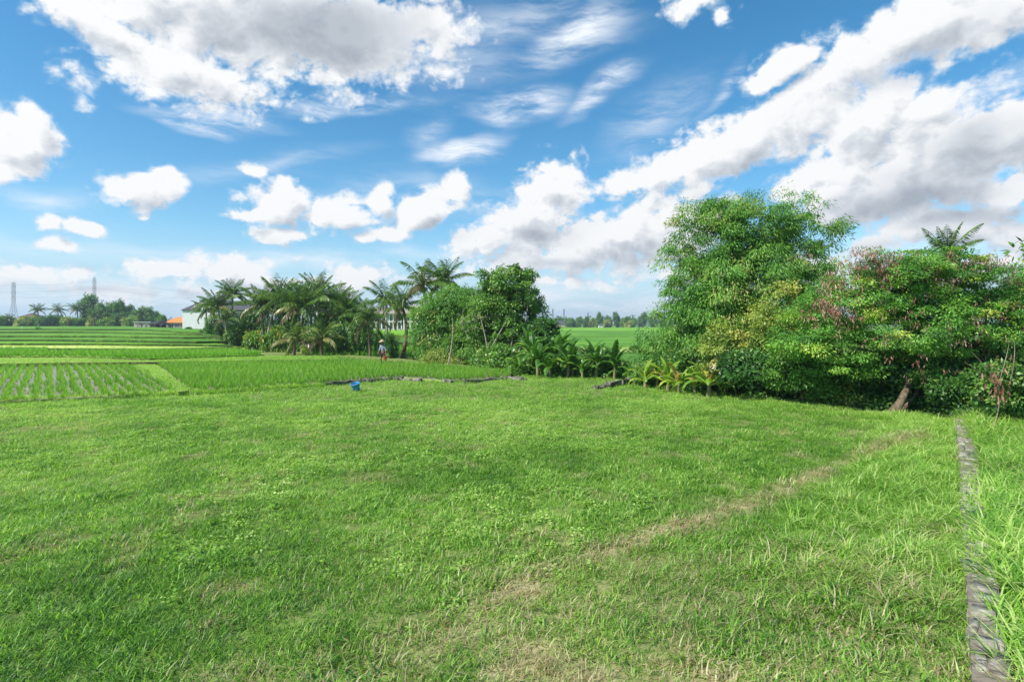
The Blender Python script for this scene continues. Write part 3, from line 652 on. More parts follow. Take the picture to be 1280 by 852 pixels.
def limbs(rng, base, targets, r0, fork=.35, wob=.3, sides=7):
    parts = []
    for T in targets:
        T = np.array(T, float); b = np.array(base, float); mid = b * (1 - fork) + T * fork; mid[2] = b[2] + (T[2] - b[2]) * (fork + .22); mid += rng.normal(0, wob, 3) * [1, 1, .3]
        p = bez(b, mid, T, 9); L = np.linalg.norm(T - b); rr = r0 * rng.uniform(.75, 1.05) * (1 - np.linspace(0, 1, 9) * .88)
        parts.append(tube_np(p, rr, sides))
        for k in range(3):
            i = rng.integers(4, 8); e = p[i] + norm(rng.normal(0, 1, 3) + [0, 0, .4]) * L * .22
            parts.append(tube_np(bez(p[i], (p[i] + e) / 2 + [0, 0, .1 * L * .3], e, 5), np.linspace(rr[i] * .6, .006, 5), 5))
    return join_np(parts)
def root_empty(name, loc, label, cat, group=None):
    o = bpy.data.objects.new(name, None); scene.collection.objects.link(o); o.location = loc; o.empty_display_size = .3
    o['label'] = label; o['category'] = cat
    if group: o['group'] = group
    return o
def rel(V, loc): return V - np.array(loc)
def copy_thing(root, loc, rz, sc, label, group):
    r = root.copy(); scene.collection.objects.link(r); r.location = loc; r.rotation_euler = (0, 0, rz); r.scale = sc if hasattr(sc, '__len__') else (sc,) * 3
    r['label'] = label; r['group'] = group
    for ch in list(root.children):
        c = ch.copy(); scene.collection.objects.link(c); c.parent = r
    return r

def plobe(px, py, rx, ry, Y, dy=None, dep=None):
    """lobe seen at photo position px,py with pixel radii rx,ry, at depth Y"""
    c = PW(px, py, Y + (dy or 0)); s = (Y + (dy or 0)) / FPX
    return (c.x, c.y, c.z, rx * s, (dep if dep else max(rx, ry) * s * .9), ry * s)
def big_tree(name, label, cat, base, lobes, specs, trunk_targets, r0, bark, leafmat, seed, group=None, extra=None, fork=.35, start=None):
    rng = np.random.default_rng(seed); root = root_empty(name, base, label, cat, group)
    tv = limbs(rng, (0, 0, -.2) if start is None else rel(np.array(start), base), [rel(np.array(t_), base) for t_ in trunk_targets], r0, fork)
    obj('trunk', mesh_np('trunk', tv[0], tv[1], bark, smooth=True), root)
    parts = []
    for sp in specs:
        sp = dict(sp); lb = sp.pop('lobes', lobes); V, F, T, C = crown_np(rng, lb, **sp); parts.append((rel(V, base), F, T))
    V, F, T = join_np(parts)
    obj('crown', mesh_np('crown', V, F, leafmat, {'tint': T}), root)
    return root

# ------------------------------------------------------------------ the big bamboo clump on the right
b = gp(925, 492); zb = gz(b[0], b[1] + 3) ; base = (b[0] + .5, b[1] + 4.0, zb)
Yb = base[1]
LB = [plobe(880, 290, 46, 40, Yb), plobe(960, 270, 60, 30, Yb), plobe(1008, 300, 44, 52, Yb), plobe(1022, 345, 30, 36, Yb), plobe(930, 330, 60, 40, Yb, -1), plobe(870, 368, 48, 38, Yb, -1),
      plobe(850, 412, 44, 36, Yb, -.5), plobe(925, 388, 62, 42, Yb, -1.5), plobe(835, 440, 40, 30, Yb, .5), plobe(985, 360, 48, 44, Yb, 0), plobe(905, 440, 66, 42, Yb, -.8), plobe(850, 320, 28, 14, Yb, .4), plobe(905, 262, 30, 16, Yb), plobe(930, 300, 60, 50, Yb, .8), plobe(900, 350, 60, 50, Yb, .8), plobe(975, 330, 50, 50, Yb, .8), plobe(900, 400, 60, 46, Yb, .8)]
big_tree('bamboo_clump', 'tallest dense green bamboo clump towering over the right of the lawn', 'bamboo', base, LB,
         [dict(nclump=620, nleaf=230, cr=.60, leaf=.19, wid=.044, style='droop', tintbase=.55, inner=.38, flat=.62),
          dict(nclump=130, nleaf=70, cr=.55, leaf=.18, wid=.032, style='droop', tintbase=.5, inner=0, flat=.5, flare=1.18)],
         [PW(885, 300, Yb), PW(960, 270, Yb), PW(1000, 300, Yb), PW(930, 330, Yb), PW(860, 370, Yb), PW(985, 350, Yb), PW(910, 260, Yb)], .07, M_CULM, L_BAMBOO, 21, fork=.5)
# yellowish broad-leaved tree in front of it
b = gp(945, 497); base = (b[0] + .3, b[1] + 1.6, gz(b[0], b[1] + 1.6)); Yb = base[1]
LY = [plobe(985, 385, 40, 28, Yb), plobe(935, 415, 42, 26, Yb), plobe(900, 440, 36, 24, Yb), plobe(1005, 410, 34, 30, Yb), plobe(960, 445, 40, 30, Yb), plobe(905, 470, 30, 18, Yb), plobe(950, 476, 30, 16, Yb, .4)]
big_tree('broadleaf_tree', 'yellow green broad leaved tree at the foot of the bamboo clump', 'tree', base, LY,
         [dict(nclump=260, nleaf=120, cr=.36, leaf=.115, wid=.062, style='broad', tintbase=.55, inner=.25, flat=.7)],
         [PW(985, 395, Yb), PW(935, 420, Yb), PW(1000, 415, Yb), PW(905, 445, Yb)], .09, M_BARK, L_YEL, 22)
# feathery tree with pods
b = gp(1118, 521); b = (PW(1117, 521, b[1] + .7).x, b[1]); base = (b[0], b[1] + .7, gz(b[0], b[1] + .7)); Ya = base[1] + 1.2
LA = [plobe(1010, 420, 44, 34, Ya), plobe(1060, 375, 50, 36, Ya), plobe(1115, 345, 50, 26, Ya), plobe(1175, 350, 46, 28, Ya), plobe(1235, 360, 50, 30, Ya), plobe(1290, 370, 50, 36, Ya, .5),
      plobe(1130, 400, 64, 40, Ya, -.5), plobe(1200, 410, 60, 42, Ya, -.4), plobe(1265, 425, 50, 44, Ya, 0), plobe(1050, 440, 50, 30, Ya), plobe(1110, 455, 46, 26, Ya, .3), plobe(1180, 465, 50, 26, Ya, -.2), plobe(1310, 420, 50, 50, Ya, .8),
      plobe(1090, 370, 60, 34, Ya, .9), plobe(1150, 372, 60, 34, Ya, .7), plobe(1210, 380, 60, 34, Ya, .8), plobe(1270, 385, 60, 34, Ya, .8), plobe(1035, 395, 50, 30, Ya, .5), plobe(1180, 330, 44, 14, Ya), plobe(1120, 328, 50, 14, Ya)]
rt = big_tree('feathery_pod_tree', 'wide feathery green tree full of pinkish brown seed pods on a leaning trunk', 'tree', base, LA,
         [dict(nclump=1000, nleaf=165, cr=.43, clumpvar=.26, leaf=.11, wid=.046, style='feather', tintbase=.5, inner=.30, flat=.42)],
         [PW(1060, 385, Ya), PW(1125, 350, Ya), PW(1185, 365, Ya), PW(1250, 380, Ya), PW(1020, 425, Ya), PW(1295, 400, Ya)], .055, M_BARK, L_ACA, 23, start=PW(1137, 452, Ya))
tk = [c for c in rt.children if c.name.startswith('trunk')][0]
rng = np.random.default_rng(5)
e = PW(1137, 448, Ya)
tp = tube_np([rel(np.array(q), base) for q in [(base[0] - .02, base[1], base[2] - .25), (base[0] + .03, base[1], base[2] + .15), PW(1124, 505, base[1] - .1), PW(1134, 486, base[1] + .5), PW(1138, 466, Ya), e, PW(1150, 415, Ya)]], [.24, .16, .125, .11, .10, .09, .05], 9)
t2 = tube_np([rel(np.array(q), base) for q in [(base[0] + .42, base[1] + .5, base[2] - .2), PW(1146, 492, base[1] + .8), PW(1150, 455, Ya)]], [.08, .06, .04], 7)
ol = tk.data; V0 = np.empty(len(ol.vertices) * 3); ol.vertices.foreach_get('co', V0); V0 = V0.reshape(-1, 3)
F0 = np.empty(len(ol.loops), np.int32); ol.loops.foreach_get('vertex_index', F0); F0 = F0.reshape(-1, 4)
q = join_np([(V0, F0), tp, t2]); tk.data = mesh_np('trunk', q[0], q[1], M_BARKD, smooth=True)
podspots = []
for (cx, cy, rx, ry, n) in [(1100, 325, 46, 14, 60), (1065, 350, 40, 22, 44), (1045, 390, 30, 16, 26), (1130, 340, 40, 20, 30), (1225, 328, 45, 12, 34), (1180, 340, 60, 18, 14), (1150, 390, 80, 40, 14), (1230, 400, 50, 40, 10), (1100, 430, 60, 40, 8), (1200, 450, 60, 30, 5), (1265, 345, 25, 12, 12), (1030, 375, 12, 18, 16)]:
    for _ in range(int(n * 1.7)):
        a = rng.normal(0, .55, 2); podspots.append(np.array(PW(cx + a[0] * rx, cy + a[1] * ry, Ya - rng.uniform(.9, 2.3) * (1 if cy > 360 else .35))))
pc = np.array(podspots); k = 9; ii = np.repeat(np.arange(len(pc)), k); m = len(ii)
P = pc[ii] + rng.normal(0, .07, (m, 3)); D = norm(rng.normal(0, .35, (m, 3)) + [0, 0, -1]); N = norm(rng.normal(0, 1, (m, 3)) + [-.4, -.6, 0])
V, F = cards(P, D, N, rng.uniform(.09, .17, m), rng.uniform(.018, .034, m))
obj('seed_pods', mesh_np('seed_pods', rel(V, base), F, L_POD, {'tint': np.repeat(np.clip(rng.normal(.45, .2, len(pc))[ii] + rng.normal(0, .15, m), 0, 1), 4)}), rt)
# lower dark broadleaf masses under it
def shrub(name, label, cat, px, py, rx, ry, Y, mat, seed, style='broad', leaf=.12, wid=.06, ncl=120, nl=90, cr=.35, tint=.5, group=None, lob=None, tr=.04, flat=.7, inner=.3):
    zb = gz(*(PW(px, py, Y).x, Y)); c = PW(px, py, Y); base = (c.x, Y, min(zb, c.z - ry * Y / FPX * .5))
    s = Y / FPX; rngl = np.random.default_rng(seed + 900)
    if lob is None:
        lob = [(c.x, Y, c.z, rx * s * .75, max(rx, ry) * s * .6, ry * s * .75)]
        for i in range(6):
            a = rngl.uniform(0, 2 * np.pi); q = rngl.uniform(.4, .7); w = rngl.uniform(.32, .55)
            lob.append((c.x + math.cos(a) * rx * s * q, Y + rngl.uniform(-.5, .3) * rx * s, c.z + math.sin(a) * ry * s * q, rx * s * w, rx * s * w, ry * s * w))
    else: lob = [plobe(*l, Y) for l in lob]
    return big_tree(name, label, cat, base, lob, [dict(nclump=ncl, nleaf=nl, cr=cr, leaf=leaf, wid=wid, style=style, tintbase=tint, inner=inner, flat=flat)],
                    [(l[0], l[1], l[2] + l[5] * .3) for l in lob[:5]], tr, M_BARK, mat, seed, group)
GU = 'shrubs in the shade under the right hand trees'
shrub('shrub', 'glossy green shrub left of the leaning trunk under the feathery tree', 'shrub', 1008, 470, 52, 38, 21.6, L_MID, 31, leaf=.12, wid=.07, ncl=330, nl=80, cr=.28, group=GU, tint=.45, lob=[(985, 460, 30, 24), (1015, 448, 34, 26), (1045, 462, 28, 26), (1000, 476, 34, 18), (1032, 480, 28, 18), (1068, 470, 26, 22)])
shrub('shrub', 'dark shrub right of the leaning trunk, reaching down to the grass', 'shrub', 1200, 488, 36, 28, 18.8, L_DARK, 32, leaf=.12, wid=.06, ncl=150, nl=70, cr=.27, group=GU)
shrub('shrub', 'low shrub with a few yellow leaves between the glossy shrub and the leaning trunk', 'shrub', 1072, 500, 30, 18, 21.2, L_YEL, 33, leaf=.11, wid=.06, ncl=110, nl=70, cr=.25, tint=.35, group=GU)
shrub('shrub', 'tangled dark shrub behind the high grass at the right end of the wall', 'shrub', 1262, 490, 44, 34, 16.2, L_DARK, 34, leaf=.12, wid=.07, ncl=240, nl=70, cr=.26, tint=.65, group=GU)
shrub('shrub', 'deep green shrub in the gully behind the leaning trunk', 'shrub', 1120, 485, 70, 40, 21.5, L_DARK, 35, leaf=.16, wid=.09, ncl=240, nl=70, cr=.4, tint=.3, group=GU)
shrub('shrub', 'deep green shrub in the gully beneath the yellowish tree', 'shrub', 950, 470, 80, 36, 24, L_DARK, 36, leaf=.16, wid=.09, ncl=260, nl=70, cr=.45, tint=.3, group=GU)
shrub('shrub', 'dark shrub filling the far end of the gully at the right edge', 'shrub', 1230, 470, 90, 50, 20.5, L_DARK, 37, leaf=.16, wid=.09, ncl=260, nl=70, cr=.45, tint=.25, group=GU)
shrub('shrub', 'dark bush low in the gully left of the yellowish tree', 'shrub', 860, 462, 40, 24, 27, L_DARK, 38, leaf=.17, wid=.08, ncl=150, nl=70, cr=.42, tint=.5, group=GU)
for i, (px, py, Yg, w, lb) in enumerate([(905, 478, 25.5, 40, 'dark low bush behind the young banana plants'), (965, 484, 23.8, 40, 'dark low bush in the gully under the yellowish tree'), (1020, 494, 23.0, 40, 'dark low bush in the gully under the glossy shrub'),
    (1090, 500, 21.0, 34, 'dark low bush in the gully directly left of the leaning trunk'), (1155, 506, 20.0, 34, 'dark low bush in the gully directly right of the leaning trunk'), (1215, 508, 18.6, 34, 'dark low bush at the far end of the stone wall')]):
    shrub('shrub', lb, 'shrub', px, py, w, 20, Yg, L_DARK, 140 + i, leaf=.13, wid=.07, ncl=150, nl=70, cr=.3, tint=.15, group=GU)  # hedge line added so the gully reads dark; low leaf tint carries the shade
for i, (px, py, Yg, w, h_, lb) in enumerate([(672, 462, 33.5, 30, 12, 'low leafy bush at the foot of the left banana group'), (708, 464, 33, 26, 11, 'low leafy bush at the right foot of the left banana group'), (750, 466, 32, 30, 10, 'low leafy bush at the foot of the second banana group'), (815, 470, 28, 26, 12, 'low leafy bush behind the young bright banana plants')]):
    shrub('shrub', lb, 'shrub', px, py, w, h_, Yg, L_MID, 160 + i, leaf=.18, wid=.07, ncl=90, nl=60, cr=.35, tint=.4, group='low bushes among the banana plants')
# overhanging branch at the right edge of the picture
q = PW(1290, 312, 9.0)
root = root_empty('overhanging_tree', (9.6, 9.2, gz(9.6, 9.2)), 'dark leafy branch tip of a near tree poking in at the right edge', 'tree')
bb = np.array(root.location)
tv = join_np([tube_np([(0, 0, -.2), (.05, 0, 1.6), (-.1, 0, 3.4), (-.3, -.1, 4.6)], [.12, .10, .08, .05]), tube_np(bez((-.1, 0, 3.2), (-.5, 0, 3.9), rel(np.array(PW(1276, 312, 9.0)), bb), 7), np.linspace(.05, .012, 7), 6)])
obj('trunk', mesh_np('trunk', tv[0], tv[1], M_BARK, smooth=True), root)
rng = np.random.default_rng(77)
V, F, T, C = crown_np(rng, [tuple(PW(1300, 316, 9.0)) + (.30, .3, .14), tuple(PW(1350, 300, 9.2)) + (.7, .6, .4), (bb[0], bb[1], bb[2] + 4.9, .8, .8, .6)], 40, 26, .2, .13, .06, 'broad', .5)
obj('crown', mesh_np('crown', rel(V, bb), F, L_DARK, {'tint': T}), root)

# ------------------------------------------------------------------ middle thicket
def tree_px(name, label, base_px, Y, lobes, mat, seed, style, leaf, wid, ncl, nl, cr, bark=M_BARK, r0=.12, tint=.5, group=None, flat=.6, cat='tree', targets=None, inner=.25, fork=.35):
    c = PW(base_px[0], base_px[1], Y); base = (c.x, Y, min(c.z, gz(c.x, Y)))
    lb = [plobe(*l[:4], Y, l[4] if len(l) > 4 else 0) for l in lobes]
    tg = [(l[0], l[1], l[2]) for l in lb][:7] if targets is None else [PW(x, y, Y) for x, y in targets]
    return big_tree(name, label, cat, base, lb, [dict(nclump=ncl, nleaf=nl, cr=cr, leaf=leaf, wid=wid, style=style, tintbase=tint, inner=inner, flat=flat)], tg, r0, bark, mat, seed, group, fork=fork)
GM = 'trees of the middle thicket'
tree_px('bamboo_clump', 'light green bamboo clump right behind the pale palm trunk', (562, 456), 46, [(548, 385, 26, 20), (575, 375, 26, 18), (540, 410, 24, 24), (570, 412, 30, 26), (560, 440, 30, 18), (590, 395, 22, 28)], L_BAMBOO, 41, 'droop', .30, .065, 460, 120, .75, M_CULM, .07, .6, GM, cat='bamboo', fork=.5)
tree_px('bamboo_clump', 'darker bamboo clump between the light bamboo and the tall dark tree', (600, 460), 44, [(600, 400, 24, 30), (618, 380, 22, 22), (590, 430, 28, 22), (615, 430, 26, 24), (600, 448, 26, 14)], L_MID, 42, 'droop', .26, .07, 420, 120, .65, M_CULM, .06, .5, GM, cat='bamboo', fork=.5)
tree_px('broadleaf_tree', 'tall dark broad leaved tree crowning the right of the middle thicket', (633, 462), 42, [(635, 352, 28, 18), (655, 372, 22, 20), (625, 375, 24, 22), (645, 395, 26, 22), (640, 420, 24, 22), (612, 358, 14, 10), (668, 388, 14, 10), (608, 345, 10, 6), (655, 345, 14, 8)], L_MID, 43, 'broad', .19, .10, 360, 80, .42, M_PALE, .10, .45, GM)
shrub('shrub', 'bushy green undergrowth at the foot of the tall tree in the middle', 'shrub', 625, 450, 44, 18, 39, L_MID, 44, leaf=.20, wid=.09, ncl=170, nl=70, cr=.5, tint=.5)
shrub('shrub', 'dry tangled bush between bamboo and bare earth in the middle thicket', 'shrub', 555, 448, 26, 12, 43, L_YEL, 45, leaf=.22, wid=.05, ncl=80, nl=60, cr=.5, tint=.6, style='droop')
shrub('shrub', 'dark reddish leaved bush top above the banana plants', 'shrub', 680, 412, 20, 9, 36, L_DARK, 46, leaf=.2, wid=.09, ncl=60, nl=60, cr=.45, tint=.3)
# bare dead culms
rng = np.random.default_rng(8)
parts = []
for i in range(9):
    a = PW(rng.uniform(575, 600), rng.uniform(400, 425), 42.5); e = PW(rng.uniform(560, 640), rng.uniform(365, 440), 41.6); parts.append(tube_np(bez(a, (np.array(a) + np.array(e)) / 2 + [0, 0, .5], e, 5), [.03, .026, .02, .015, .008], 4))
for (x0, y0, x1, y1) in [(643, 462, 662, 365), (634, 462, 646, 360), (612, 462, 600, 395), (598, 460, 640, 385), (560, 456, 566, 398)]:
    parts.append(tube_np(bez(PW(x0, y0, 41), PW((x0 + x1) / 2 + 4, (y0 + y1) / 2, 41), PW(x1, y1, 41), 7), np.linspace(.06, .02, 7), 5))
v, f, _ = join_np(parts); bb = np.array((PW(600, 460, 42).x, 42, gz(PW(600, 460, 42).x, 42)))
o = obj('dead_bamboo_stalks', mesh_np('dead_bamboo_stalks', rel(v, bb), f, M_PALE), label='bare pale bamboo stalks leaning through the middle thicket', cat='bamboo', loc=bb)

# ------------------------------------------------------------------ coconut palms
def palm_crown(seed, nf=20, L=3.2, droop=.85, old=.25, lw=.105, tb=.30, up=1.0):
    rng = np.random.default_rng(seed); parts = []
    for i in range(nf):
        age = i / (nf - 1); az = i * 2.4 + rng.uniform(-.3, .3)
        el = (1.45 - age * 1.65 - .25 * age * age) * up + rng.uniform(-.15, .15); ln = L * (.75 + .3 * math.sin(min(1, age * 1.4) * 2.2)) * rng.uniform(.88, 1.1)
        n = 13; p = np.zeros(3); ps = [p]; e = el
        for k in range(n):
            p = p + ln / n * np.array([math.cos(e) * math.cos(az), math.cos(e) * math.sin(az), math.sin(e)]); ps.append(p)
            e -= droop * (.03 + .17 * (k / n) ** 1.5) * (.55 + .8 * age); az += rng.uniform(-.03, .03)
        ps = np.array(ps)
        tint = np.clip(tb + .18 * age + rng.normal(0, .06), 0, .74)
        if rng.uniform() < old and age > .7: tint = rng.uniform(.74, .98)
        t = tube_np(ps, np.linspace(.045, .008, n + 1), 4); parts.append((t[0], t[1], np.full(len(t[0]), min(1, tint + .15))))
        m = 34; u = np.linspace(.12, .995, m); ip = u * n; i0 = np.minimum(ip.astype(int), n - 1); fr = (ip - i0)[:, None]
        C = ps[i0] * (1 - fr) + ps[i0 + 1] * fr; Tn = norm(ps[i0 + 1] - ps[i0])
        S = norm(np.cross(Tn, np.array([0, 0, 1.0]) + 1e-6)); 
        for sg in (-1, 1):
            ll = L * .24 * np.sin(np.pi * (u * .80 + .16)) ** .8 * rng.uniform(.85, 1.1, m)
            D = norm(S * sg * .9 + Tn * .55 + np.array([0, 0, -.55 - .45 * age]) + rng.normal(0, .10, (m, 3)))
            N = norm(np.array([0, 0, 1.0]) + S * sg * .5 + rng.normal(0, .25, (m, 3)))
            V, F = cards(C, D, N, ll, np.full(m, lw)); parts.append((V, F, np.repeat(np.clip(tint + rng.normal(0, .05, m), 0, 1), 4)))
    return join_np(parts)
CROWNS = []
for i, kw in enumerate([dict(seed=1, nf=22), dict(seed=2, nf=18, droop=1.25, old=.5), dict(seed=3, nf=24, droop=.8, old=.2), dict(seed=4, nf=16, droop=1.1, old=.3, up=1.05), dict(seed=5, nf=13, droop=1.5, old=.9, tb=.5), dict(seed=6, nf=20, droop=.65, old=.1, up=1.1)]):
    v, f, t_ = palm_crown(**kw); CROWNS.append(mesh_np('crown', v, f, L_PALM, {'tint': t_}))
def coco_mesh(seed):
    rng = np.random.default_rng(seed); bm = bmesh.new()
    for i in range(9):
        a = rng.uniform(0, 6.28); M_ = Matrix.Translation((.28 * math.cos(a), .28 * math.sin(a), -.25 - .3 * rng.uniform())) @ Matrix.Diagonal((1, 1, 1.2, 1)); bmesh.ops.create_icosphere(bm, subdivisions=2, radius=.13, matrix=M_)
    me = bpy.data.meshes.new('coconuts'); bm.to_mesh(me); bm.free(); me.materials.append(M_COCO); return me
M_COCO = mat_plain('coconut_husk', [(.3, (.12, .16, .04)), (.6, (.26, .25, .07)), (.8, (.30, .18, .08))], 3)
COCO = coco_mesh(3)
GP = 'coconut palms of the grove'
def palm(crown_px, base_px, Y, size, variant, label, group=GP, trunk_r=.15, bark=M_DBARK, rz=0, coco=False, bow=0, tilt=(0, 0)):
    c = np.array(PW(crown_px[0], crown_px[1], Y)); b0 = PW(base_px[0], base_px[1], Y); zb = gz(b0.x, Y); base = np.array((b0.x, Y, zb))
    root = root_empty('coconut_palm', base, label, 'palm', group)
    top = rel(c, base); p = bez((0, 0, -.3), (top[0] * .35 + bow, 0, top[2] * .5), top, 12)
    rad = trunk_r * (1 - .45 * np.linspace(0, 1, 12)); rad[0] *= 1.5; rad[1] *= 1.12
    v, f = tube_np(p, rad, 9); obj('trunk', mesh_np('trunk', v, f, bark, smooth=True), root)
    cr = obj('crown', CROWNS[variant], root, loc=top); s = size / 3.15; cr.scale = (s, s, s); cr.rotation_euler = (tilt[0], tilt[1], rz)
    if coco: co = obj('coconuts', COCO, root, loc=top)
    return root
# crown px, base px, depth, frond length m, variant, label
palm((257.5, 387), (259, 417), 78, 2.2, 1, 'coconut palm with drooping fronds right in front of the white house wall', bark=M_DBARK)
palm((272, 381), (279, 424), 74, 3.0, 0, 'bushy coconut palm right of the one in front of the white wall', rz=1)
palm((290, 366), (292, 420), 76, 2.6, 2, 'slender coconut palm standing highest at the left end of the grove', rz=2, trunk_r=.13)
palm((282, 398), (284, 424), 70, 2.2, 3, 'short yellowish coconut palm below the slender one at the left end of the grove', rz=.5)
palm((326, 379), (331, 428), 68, 3.1, 2, 'coconut palm with a slightly lower crown between the slender and the first big palm', rz=1.5)
palm((349, 373), (334, 430), 66, 3.4, 5, 'coconut palm leaning right on a pale bent trunk', rz=.3, bark=M_PALE, bow=-.6)
palm((379, 382), (377, 440), 60, 3.9, 0, 'biggest coconut palm at the centre of the grove with brown hanging fronds', rz=2.2, coco=True)
palm((362, 372), (365, 432), 70, 3.3, 3, 'coconut palm rising behind and left of the biggest palm', rz=.9)
palm((398, 368), (396, 436), 66, 3.4, 5, 'tall coconut palm right behind the biggest palm', rz=1.1, bark=M_PALE)
palm((414, 380), (412, 440), 68, 3.2, 3, 'coconut palm with a dense crown two palms right of the biggest', rz=2.8)
palm((434, 384), (430, 442), 64, 2.8, 5, 'upright coconut palm near the right end of the grove', rz=.2)
palm((368, 424), (368, 441), 54, 2.6, 4, 'stunted palm with arching yellow fronds close to the rice at the foot of the grove', rz=.7)
palm((402, 423), (402, 442), 54, 2.6, 4, 'stunted palm with arching brown fronds right of the other stunted palm', rz=2.7)
palm((428, 402), (430, 444), 62, 2.4, 1, 'low coconut palm with a flat ochre crown at the right end of the grove', rz=1.9)
palm((340, 386), (342, 432), 72, 3.2, 0, 'coconut palm filling the gap between the pale bent trunk and its left neighbour', rz=2.4)
palm((388, 376), (390, 436), 72, 3.4, 2, 'coconut palm whose spiky crown rises just left of the tall one behind the biggest palm', rz=1.7)
palm((424, 376), (424, 440), 72, 3.0, 5, 'coconut palm at the back of the right end of the grove', rz=.6)
palm((446, 392), (446, 442), 66, 2.6, 3, 'coconut palm farthest right in the grove, with a dull green crown', rz=2.1)
G2 = 'coconut palms standing apart right of the grove'
palm((459, 398), (463, 447), 52, 2.6, 1, 'short coconut palm with a thin brown trunk left of the farmer', G2, .12, rz=.8)
palm((482, 376), (484.5, 443), 56, 2.9, 3, 'slender coconut palm just behind the farmer', G2, .13, M_PALE, rz=2.0)
palm((502, 381), (500, 449), 50, 2.5, 1, 'coconut palm with a stout crooked brown trunk right of the farmer', G2, .20, M_DBARK, rz=1.2, bow=1.0)
palm((529, 356), (530, 450), 48, 2.9, 3, 'coconut palm with a pale straight trunk in front of the light bamboo', G2, .17, M_PALE, rz=.4, coco=True, bow=.3)
palm((555, 350), (560, 450), 52, 2.8, 0, 'coconut palm rising from behind the light bamboo', G2, .15, M_PALE, rz=2.5)
palm((1184, 318), (1190, 480), 27, 1.75, 5, 'coconut palm whose crown alone shows above the feathery tree', 'palm behind the feathery tree', .14, M_PALE, rz=1.0)
G3 = 'palms of the distant left tree line'
palm((47.5, 387), (48, 408), 230, 3.8, 1, 'leftmost distant coconut palm, nearest to the left pylon', G3, .28, M_DBARK, rz=0)
palm((72, 387), (74, 408), 230, 3.8, 3, 'second distant coconut palm from the left, standing free above the bushes', G3, .28, rz=1.3)
palm((97, 386), (97, 408), 232, 4.0, 0, 'distant coconut palm touching the left side of the big round tree', G3, .28, rz=2.3)
palm((118, 394), (118, 409), 222, 3.6, 1, 'distant yellowish palm in front of the big round tree', G3, .28, rz=.8)
palm((176, 392), (176, 409), 230, 3.4, 5, 'distant palm just above the pink shed', G3, .25, rz=2.9)
palm((10, 398), (10, 408), 225, 3.0, 3, 'small distant palm at the left edge of the photo', G3, .25, rz=1.9)

# ------------------------------------------------------------------ shrubs beneath the grove and the far tree lines (shared crowns, separate things)
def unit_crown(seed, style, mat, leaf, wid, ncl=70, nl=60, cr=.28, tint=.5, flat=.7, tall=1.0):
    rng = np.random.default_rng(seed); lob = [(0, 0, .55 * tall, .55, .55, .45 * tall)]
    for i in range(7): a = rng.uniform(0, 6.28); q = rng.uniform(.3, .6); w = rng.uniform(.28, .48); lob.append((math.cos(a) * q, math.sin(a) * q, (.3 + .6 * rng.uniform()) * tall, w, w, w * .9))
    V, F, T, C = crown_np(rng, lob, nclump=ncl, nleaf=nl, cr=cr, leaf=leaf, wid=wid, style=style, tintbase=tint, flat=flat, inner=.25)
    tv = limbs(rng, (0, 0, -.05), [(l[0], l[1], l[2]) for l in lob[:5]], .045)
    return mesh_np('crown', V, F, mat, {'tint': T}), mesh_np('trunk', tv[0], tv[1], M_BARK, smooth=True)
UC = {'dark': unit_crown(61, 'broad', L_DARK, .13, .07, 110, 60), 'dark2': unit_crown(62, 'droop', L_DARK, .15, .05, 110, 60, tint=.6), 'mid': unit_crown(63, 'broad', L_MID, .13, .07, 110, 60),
      'bright': unit_crown(64, 'droop', L_BAN, .26, .07, 60, 40, cr=.3, tint=.6), 'yel': unit_crown(65, 'broad', L_YEL, .13, .06, 100, 60, tint=.6),
      'tall': unit_crown(66, 'broad', L_MID, .10, .055, 200, 60, cr=.2, tint=.4, tall=1.6), 'tall2': unit_crown(67, 'droop', L_BAMBOO, .12, .04, 180, 60, cr=.22, tint=.45, tall=1.7), 'tallD': unit_crown(68, 'broad', L_DARK, .10, .055, 200, 60, cr=.2, tint=.55, tall=1.5)}
def plant(name, kind, px, top, bot, width, Y, label, cat='shrub', group=None, rz=0):
    """crown spans photo rows top..bot and `width` px"""
    c = PW(px, bot, Y); zt = PW(px, top, Y).z; tall = {'tall': 1.6, 'tall2': 1.7, 'tallD': 1.5}.get(kind, 1.0); zb = min(c.z, gz(c.x, Y))
    root = root_empty(name, (c.x, Y, zb), label, cat, group)
    h = zt - zb; w = width * Y / FPX / 2.0
    root.scale = (w, w, h / (1.05 * tall)); root.rotation_euler = (0, 0, rz)
    obj('trunk', UC[kind][1], root); obj('crown', UC[kind][0], root); return root
GS = 'shrubs beneath the palm grove'
